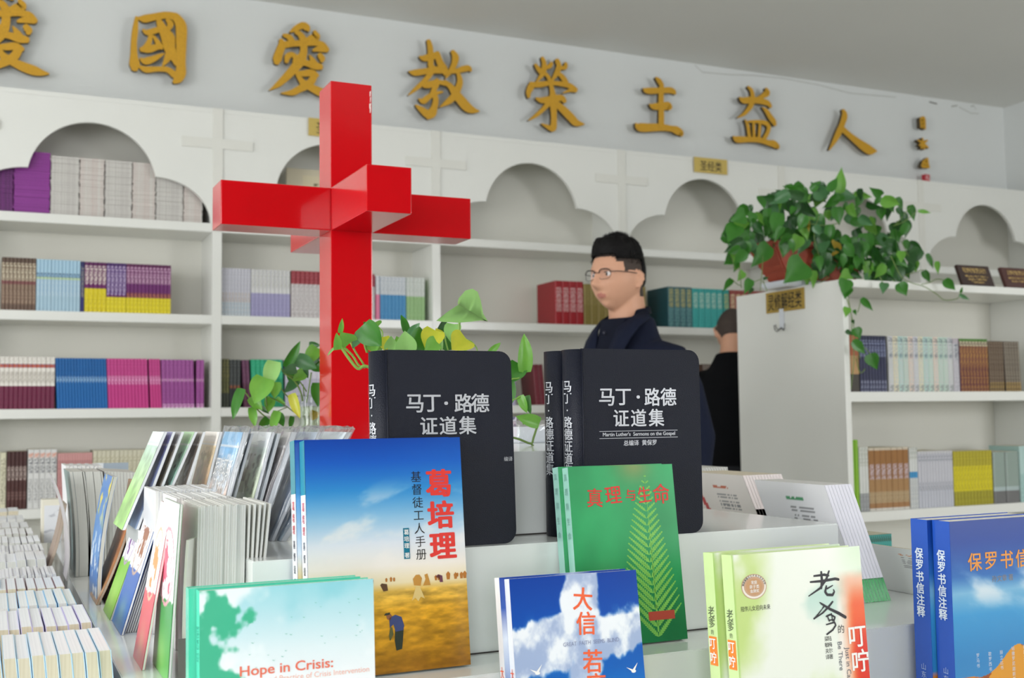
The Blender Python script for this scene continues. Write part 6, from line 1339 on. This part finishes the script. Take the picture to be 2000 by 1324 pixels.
def person(label, loc, yaw, scale, headM, lean=0.0, jacket=M_jkt, hair='quiff', glasses=True, group=None, neck_off=(0, 0)):
    P = thing('person', label, 'person', loc, (0, 0, yaw)); P.scale = (scale,)*3
    def bend(v):   # lean forward (towards -Y) from the hips
        if lean and v.z > .95:
            k = min(1, (v.z-.95)/.25); a = lean*k; z = v.z-.95; return Vector((v.x, v.y*math.cos(a)-z*math.sin(a), .95+z*math.cos(a)+v.y*math.sin(a)*.3))
        return v
    # one continuous body: head, neck, trunk, arms with hands, legs
    bm = bmesh.new(); head_bm(bm, headM)
    hc = headM.translation; nb = Vector((0, .012, 1.44)); inv = headM
    def unb(v): return v
    tmp = bmesh.new()
    loft(tmp, [((0, 0, .86), .15, .10), ((0, 0, .98), .155, .105), ((0, 0, 1.1), .14, .095), ((0, 0, 1.25), .155, .105), ((0, 0, 1.35), .165, .10), ((0, .005, 1.41), .125, .082), ((0, .01, 1.455), .078, .062), ((0, .012, 1.50), .058, .056)])
    for s in (-1, 1):
        limb(tmp, [(s*.11, 0, 1.39), (s*.165, .005, 1.37), (s*.21, .015, 1.28), (s*.245, .03, 1.14), (s*.25, 0, 1.02), (s*.245, -.05, .88)], [.04, .044, .042, .038, .036, .028])
        hand(tmp, (s*.245, -.052, .88), s)
        limb(tmp, [(s*.085, 0, .92), (s*.095, 0, .75), (s*.1, -.005, .5), (s*.1, .015, .35), (s*.1, .02, .09)], [.09, .082, .055, .054, .036])
        limb(tmp, [(s*.1, .05, .045), (s*.105, -.02, .04), (s*.11, -.13, .03)], [.035, .036, .028])
    for v in tmp.verts: v.co = bend(v.co)
    me_t = bpy.data.meshes.new('t'); tmp.to_mesh(me_t); tmp.free(); bm.from_mesh(me_t); bpy.data.meshes.remove(me_t)
    n0 = bend(Vector((0, .012, 1.46))); n1 = headM @ Vector((0, .028, -.045))
    limb(bm, [n0, (n0+n1)/2, n1], [.064, .058, .057], 20)
    for s in (-1, 1):   # ears
        e = headM @ Vector((s*.074, .012, -.012)); f = headM.to_3x3()
        for (dy, dz_, r) in ((.004, .018, .010), (.012, .012, .009), (.014, 0, .008), (.008, -.014, .007), (.0, -.024, .007), (-.002, -.004, .007)):
            q = e+f @ Vector((s*(.006+dy*.35), dy, dz_)); bmesh.ops.create_icosphere(bm, subdivisions=2, radius=r, matrix=Matrix.Translation(q))
    me = remesh(bm, .0042, 'body', 2)
    body = obj('body', me, [M_skin, M_lip, M_hair_s], P); inv = headM.inverted()
    for p in me.polygons:
        c = inv @ p.center
        if c.y < -.06 and abs(c.x) < .022-abs(c.z+.063)*.5 and -.0735 < c.z < -.054 and (c.x/.020)**2+((c.z+.0635)/.0085)**2 < 1: p.material_index = 1
        hl = hairline(c)
        if c.z > -.12 and abs(c.x) < .085 and hl: p.material_index = 2
    # eyes
    for s in (-1, 1):
        bm = bmesh.new(); bmesh.ops.create_uvsphere(bm, u_segments=20, v_segments=14, radius=.0118, matrix=headM @ Matrix.Translation((s*.0305, -.0735, .005)))
        o = obj('eye', bm, [M_eyew, M_iris], P); 
        for p in o.data.polygons:
            p.use_smooth = True; c = inv @ p.center-Vector((s*.0305, -.0735, .005))
            if math.hypot(c.x+.002, c.z) < .0055 and c.y < 0: p.material_index = 1
        bm = bmesh.new(); pts = [headM @ Vector((s*(.014+.008*i), -.0905+.0016*i*i*.9, .0265+.0035*math.sin(i/5*PI)-.0004*i)) for i in range(6)]; tube(bm, pts, [.0016, .0032, .0034, .003, .0022, .001], 6); obj('eyebrow', bm, M_hair, P)
        bm = bmesh.new(); pts = [headM @ Vector((s*(.019+.0048*i), -.0868+.0013*i*i*.6, .0105+.0022*math.sin(i/5*PI))) for i in range(6)]; tube(bm, pts, .0012, 5); obj('eyelid', bm, M_hair, P)
    # hair
    if hair == 'quiff':
        bm = bmesh.new(); nu, nv = 96, 60; rr = random.Random(4); R = {}
        for j in range(nv+1):
            for i in range(nu):
                ph = PI*(j+.001)/nv*.72; u = Vector((math.sin(ph)*math.sin(2*PI*i/nu), -math.sin(ph)*math.cos(2*PI*i/nu), math.cos(ph))); p = head_point(u)
                top = max(0, (p.z-.045)/.07); side = .0035
                k = sstep(0, 1, np.float64(min(1, top))); ex = side+.018*k+.012*k*max(0, -u.y)+.012*max(0, u.y)*min(1, max(0, (p.z-.0)/.06))
                ex += .016*k*abs(math.sin(2*ph))*(1.0 if u.y < 0 else .6); q = p+u*ex*(1+.22*(rr.random()-.5)); q.z = min(q.z, .128+.004*rr.random()); R[(j, i)] = (bm.verts.new(headM @ q), p)
        for j in range(nv):
            for i in range(nu):
                a = [R[(j, i)], R[(j+1, i)], R[(j+1, (i+1) % nu)], R[(j, (i+1) % nu)]]
                if all((x[1].z > .050+.10*max(0, -x[1].y-.05) and (hairline(x[1]) or x[1].z > .082)) or (x[1].y > .04 and x[1].z > -.035+.6*max(0, .07-x[1].y)) for x in a): 
                    f = bm.faces.new([x[0] for x in a]); f.smooth = True
        for v in [v for v in bm.verts if not v.link_faces]: bm.verts.remove(v)
        fixn(bm); h = obj('hair', bm, M_hair, P); sm = h.modifiers.new('solid', 'SOLIDIFY'); sm.thickness = .006; sm.offset = -1
        for p in h.data.polygons:
            c = inv @ p.center
        bm = bmesh.new()
        for k in range(3200):
            a = rr.uniform(0, 2*PI); ph = rr.uniform(.02, 1.25); u = Vector((math.sin(ph)*math.sin(a), -math.sin(ph)*math.cos(a), math.cos(ph))); p = head_point(u)
            if not hairline(p) and p.z < .085 or p.z < .03: continue
            k_ = min(1, max(0, (p.z-.045)/.07)); q = p+u*(.003+.014*k_); d = (u+Vector((rr.uniform(-.3, .3), rr.uniform(-.1, .6), rr.uniform(0, .5)))).normalized()*rr.uniform(.014, .026)*(.3+.8*k_)
            x = d.orthogonal().normalized()*.0014; a_, b_, c_ = (headM @ (q+x), headM @ (q-x), headM @ (q+d)); bm.faces.new([bm.verts.new(v) for v in (a_, b_, c_)])
        o = obj('hair_strands', bm, M_hair, P); o['kind'] = 'stuff'
    if glasses:
        bm = bmesh.new(); fm = mat('glasses_metal', '#3c3636', .3, metal=.8)
        for s in (-1, 1):
            pts = [Vector((s*(.033+.024*math.cos(a)*(1+.12*abs(math.sin(2*a)))), -.103+.006*math.cos(a)**2+.004*(1 if math.cos(a) > .3 else 0), .004+.0165*math.sin(a)*(1+.1*abs(math.sin(2*a))))) for a in (2*PI*k/24 for k in range(24))]
            top_ = [q for q in pts if q.z > .006]
            tube(bm, [headM @ q for q in pts+[pts[0]]], .0008, 5, cap=False)
            tt = sorted(top_, key=lambda q: q.x); tube(bm, [headM @ q for q in tt], .0017, 6)
            tube(bm, [headM @ Vector(q) for q in ((s*.058, -.094, .010), (s*.071, -.075, .011), (s*.080, -.03, .009), (s*.081, .008, .006), (s*.078, .03, -.008))], .0014, 6)
        tube(bm, [headM @ Vector(q) for q in ((-.010, -.103, .009), (0, -.107, .012), (.010, -.103, .009))], .0012, 6)
        obj('glasses_frame', bm, fm, P)
        bm = bmesh.new()
        for s in (-1, 1): bm.faces.new([bm.verts.new(headM @ Vector((s*(.033+.0235*math.cos(a)), -.102+.006*math.cos(a)**2, .004+.016*math.sin(a)))) for a in (2*PI*k/20 for k in range(20))])
        obj('lenses', bm, glass_mat('lens_glass', (.97, .97, .98), .05, .01), P)
    # clothes follow the body
    bm = bmesh.new(); hi = 1.452
    loft(bm, [((0, 0, .80), .178, .122), ((0, 0, .92), .175, .122), ((0, 0, 1.08), .158, .108), ((0, 0, 1.25), .172, .116), ((0, 0, 1.34), .182, .118), ((0, .006, 1.40), .145, .10), ((0, .012, 1.445), .105, .082), ((0, .016, 1.49), .083, .074), ((0, .018, 1.512), .073, .069)], 32)
    for s in (-1, 1):
        limb(bm, [(s*.11, .004, 1.385), (s*.17, .008, 1.368), (s*.215, .018, 1.28), (s*.252, .033, 1.14), (s*.257, .003, 1.02), (s*.25, -.045, .90)], [.055, .062, .058, .051, .048, .042])
    for v in bm.verts: v.co = bend(v.co)
    me = remesh(bm, .008, 'jacket', 5); obj('jacket' if jacket is M_jkt else 'sweater', me, jacket, P)
    bm = bmesh.new()
    loft(bm, [((0, 0, .78), .172, .118), ((0, 0, .98), .165, .115)])
    for s in (-1, 1): limb(bm, [(s*.085, 0, .9), (s*.097, 0, .72), (s*.102, -.003, .5), (s*.102, .012, .3), (s*.102, .018, .08)], [.098, .092, .074, .066, .062])
    me = remesh(bm, .01, 'trousers', 3); obj('trousers', me, M_trs, P)
    for s in (-1, 1):
        bm = bmesh.new(); limb(bm, [(s*.1, .07, .045), (s*.105, -.02, .045), (s*.11, -.15, .035)], [.045, .047, .036]); 
        for v in bm.verts: v.co.z = max(v.co.z, .004)
        smooth(obj('shoe', bm, M_shoe, P))
    if jacket is M_jkt:
        # shirt front, collar and lapels
        bm = bmesh.new(); cols = [(0, 1.505, -.058), (0, 1.44, -.086), (0, 1.36, -.122), (0, 1.25, -.131), (0, 1.12, -.121)]
        L = [bm.verts.new((-.052+.010*i, y-.0005-.001*(i > 0), z)) for i, (x, z, y) in enumerate(cols)]; R_ = [bm.verts.new((.052-.010*i, y-.0005-.001*(i > 0), z)) for i, (x, z, y) in enumerate(cols)]; Cc = [bm.verts.new((0, y-.010, z)) for x, z, y in cols]
        for i in range(4): bm.faces.new((L[i], L[i+1], Cc[i+1], Cc[i])); bm.faces.new((Cc[i], Cc[i+1], R_[i+1], R_[i]))
        smooth(obj('shirt_front', bm, M_jkt_in, P))
        bm = bmesh.new()
        for s in (-1, 1):
            a = [(s*.078, .0, 1.525), (s*.07, -.045, 1.505), (s*.045, -.085, 1.47), (s*.03, -.11, 1.40), (s*.012, -.138, 1.22)]; b = [(s*.098, .004, 1.50), (s*.105, -.05, 1.475), (s*.10, -.082, 1.44), (s*.088, -.118, 1.385), (s*.02, -.142, 1.21)]
            va = [bm.verts.new(p) for p in a]; vb = [bm.verts.new(p) for p in b]
            for i in range(4): bm.faces.new((va[i], vb[i], vb[i+1], va[i+1]))
        lp = obj('lapel', bm, M_jkt, P); m_ = lp.modifiers.new('s', 'SOLIDIFY'); m_.thickness = .006; smooth(lp)
        bm = bmesh.new()
        for k in range(18):
            pass
        ring = [(.066*math.sin(a), .016-.066*math.cos(a), 1.515+.012*math.cos(a)*-1) for a in (2*PI*k/24 for k in range(24))]; r2 = [(x*.94, .016+(y-.016)*.94, z+.022) for x, y, z in ring]
        va = [bm.verts.new(p) for p in ring]; vb = [bm.verts.new(p) for p in r2]
        for k in range(24):
            if k in (23, 0): continue
            bm.faces.new((va[k], va[(k+1) % 24], vb[(k+1) % 24], vb[k]))
        cl = obj('shirt_collar', bm, M_jkt_in, P); m_ = cl.modifiers.new('s', 'SOLIDIFY'); m_.thickness = .004; smooth(cl)
        bm = bmesh.new()
        for z in (1.46, 1.39, 1.32): bmesh.ops.create_uvsphere(bm, u_segments=8, v_segments=6, radius=.005, matrix=Matrix.Translation((0, -.098-(1.46-z)*.3, z)))
        obj('shirt_button', bm, mat('button_dark', '#2c3040', .4), P)
    return P
def hairline(c):
    """True where a point of the head (head frame) carries hair"""
    if c.z < -.075: return False
    y = c.y
    if y > .035: return c.z > -.065
    if y > .002: return c.z > .018 and True or (c.z > -.03 and y > .03)
    if y > -.042: return c.z > .014+.0*y
    if y > -.062: return c.z > .044
    return c.z > .066-.18*(y+.097) if y < -.06 else c.z > .05

# the man with glasses, turned to the left
ym = 3.1; top = onY(1221, 458, ym); sc_ = 1.032
hx, hy = top.x, top.y
yawb = -.35; Rb = Matrix.Rotation(yawb, 4, 'Z')
# face direction of the head in the room, then in the body's frame
fd = Vector((-1.0, -.28, 0)).normalized(); yaw_h = math.atan2(fd.x, -fd.y)          # -Y rotated by yaw_h
yaw_body = -1.32
hm = Matrix.Translation((0, -.034, 1.634)) @ Matrix.Rotation(yaw_h-yaw_body, 4, 'Z') @ Matrix.Rotation(.03, 4, 'X') @ Matrix.Scale(.935, 4)
P1 = person('man with glasses and short black hair in a navy jacket, looking left', (hx, hy, 0), yaw_body, sc_, hm)
# the man in black, bending away behind the cabinet end
y2 = 4.25; t2 = onY(1452, 597, y2)
hm2 = Matrix.Translation((0, -.20, 1.60)) @ Matrix.Rotation(.15, 4, 'Z') @ Matrix.Rotation(.55, 4, 'X')
P2 = person('man with cropped hair in a black sweater, half hidden by the cabinet, back turned', (t2.x-.02, y2+.1, 0), PI-.75, 1.03, hm2, lean=.28, jacket=M_blk, hair='crop', glasses=False)
for o_ in ('font_object', ):
    if o_ in bpy.data.objects: bpy.data.objects.remove(bpy.data.objects[o_])
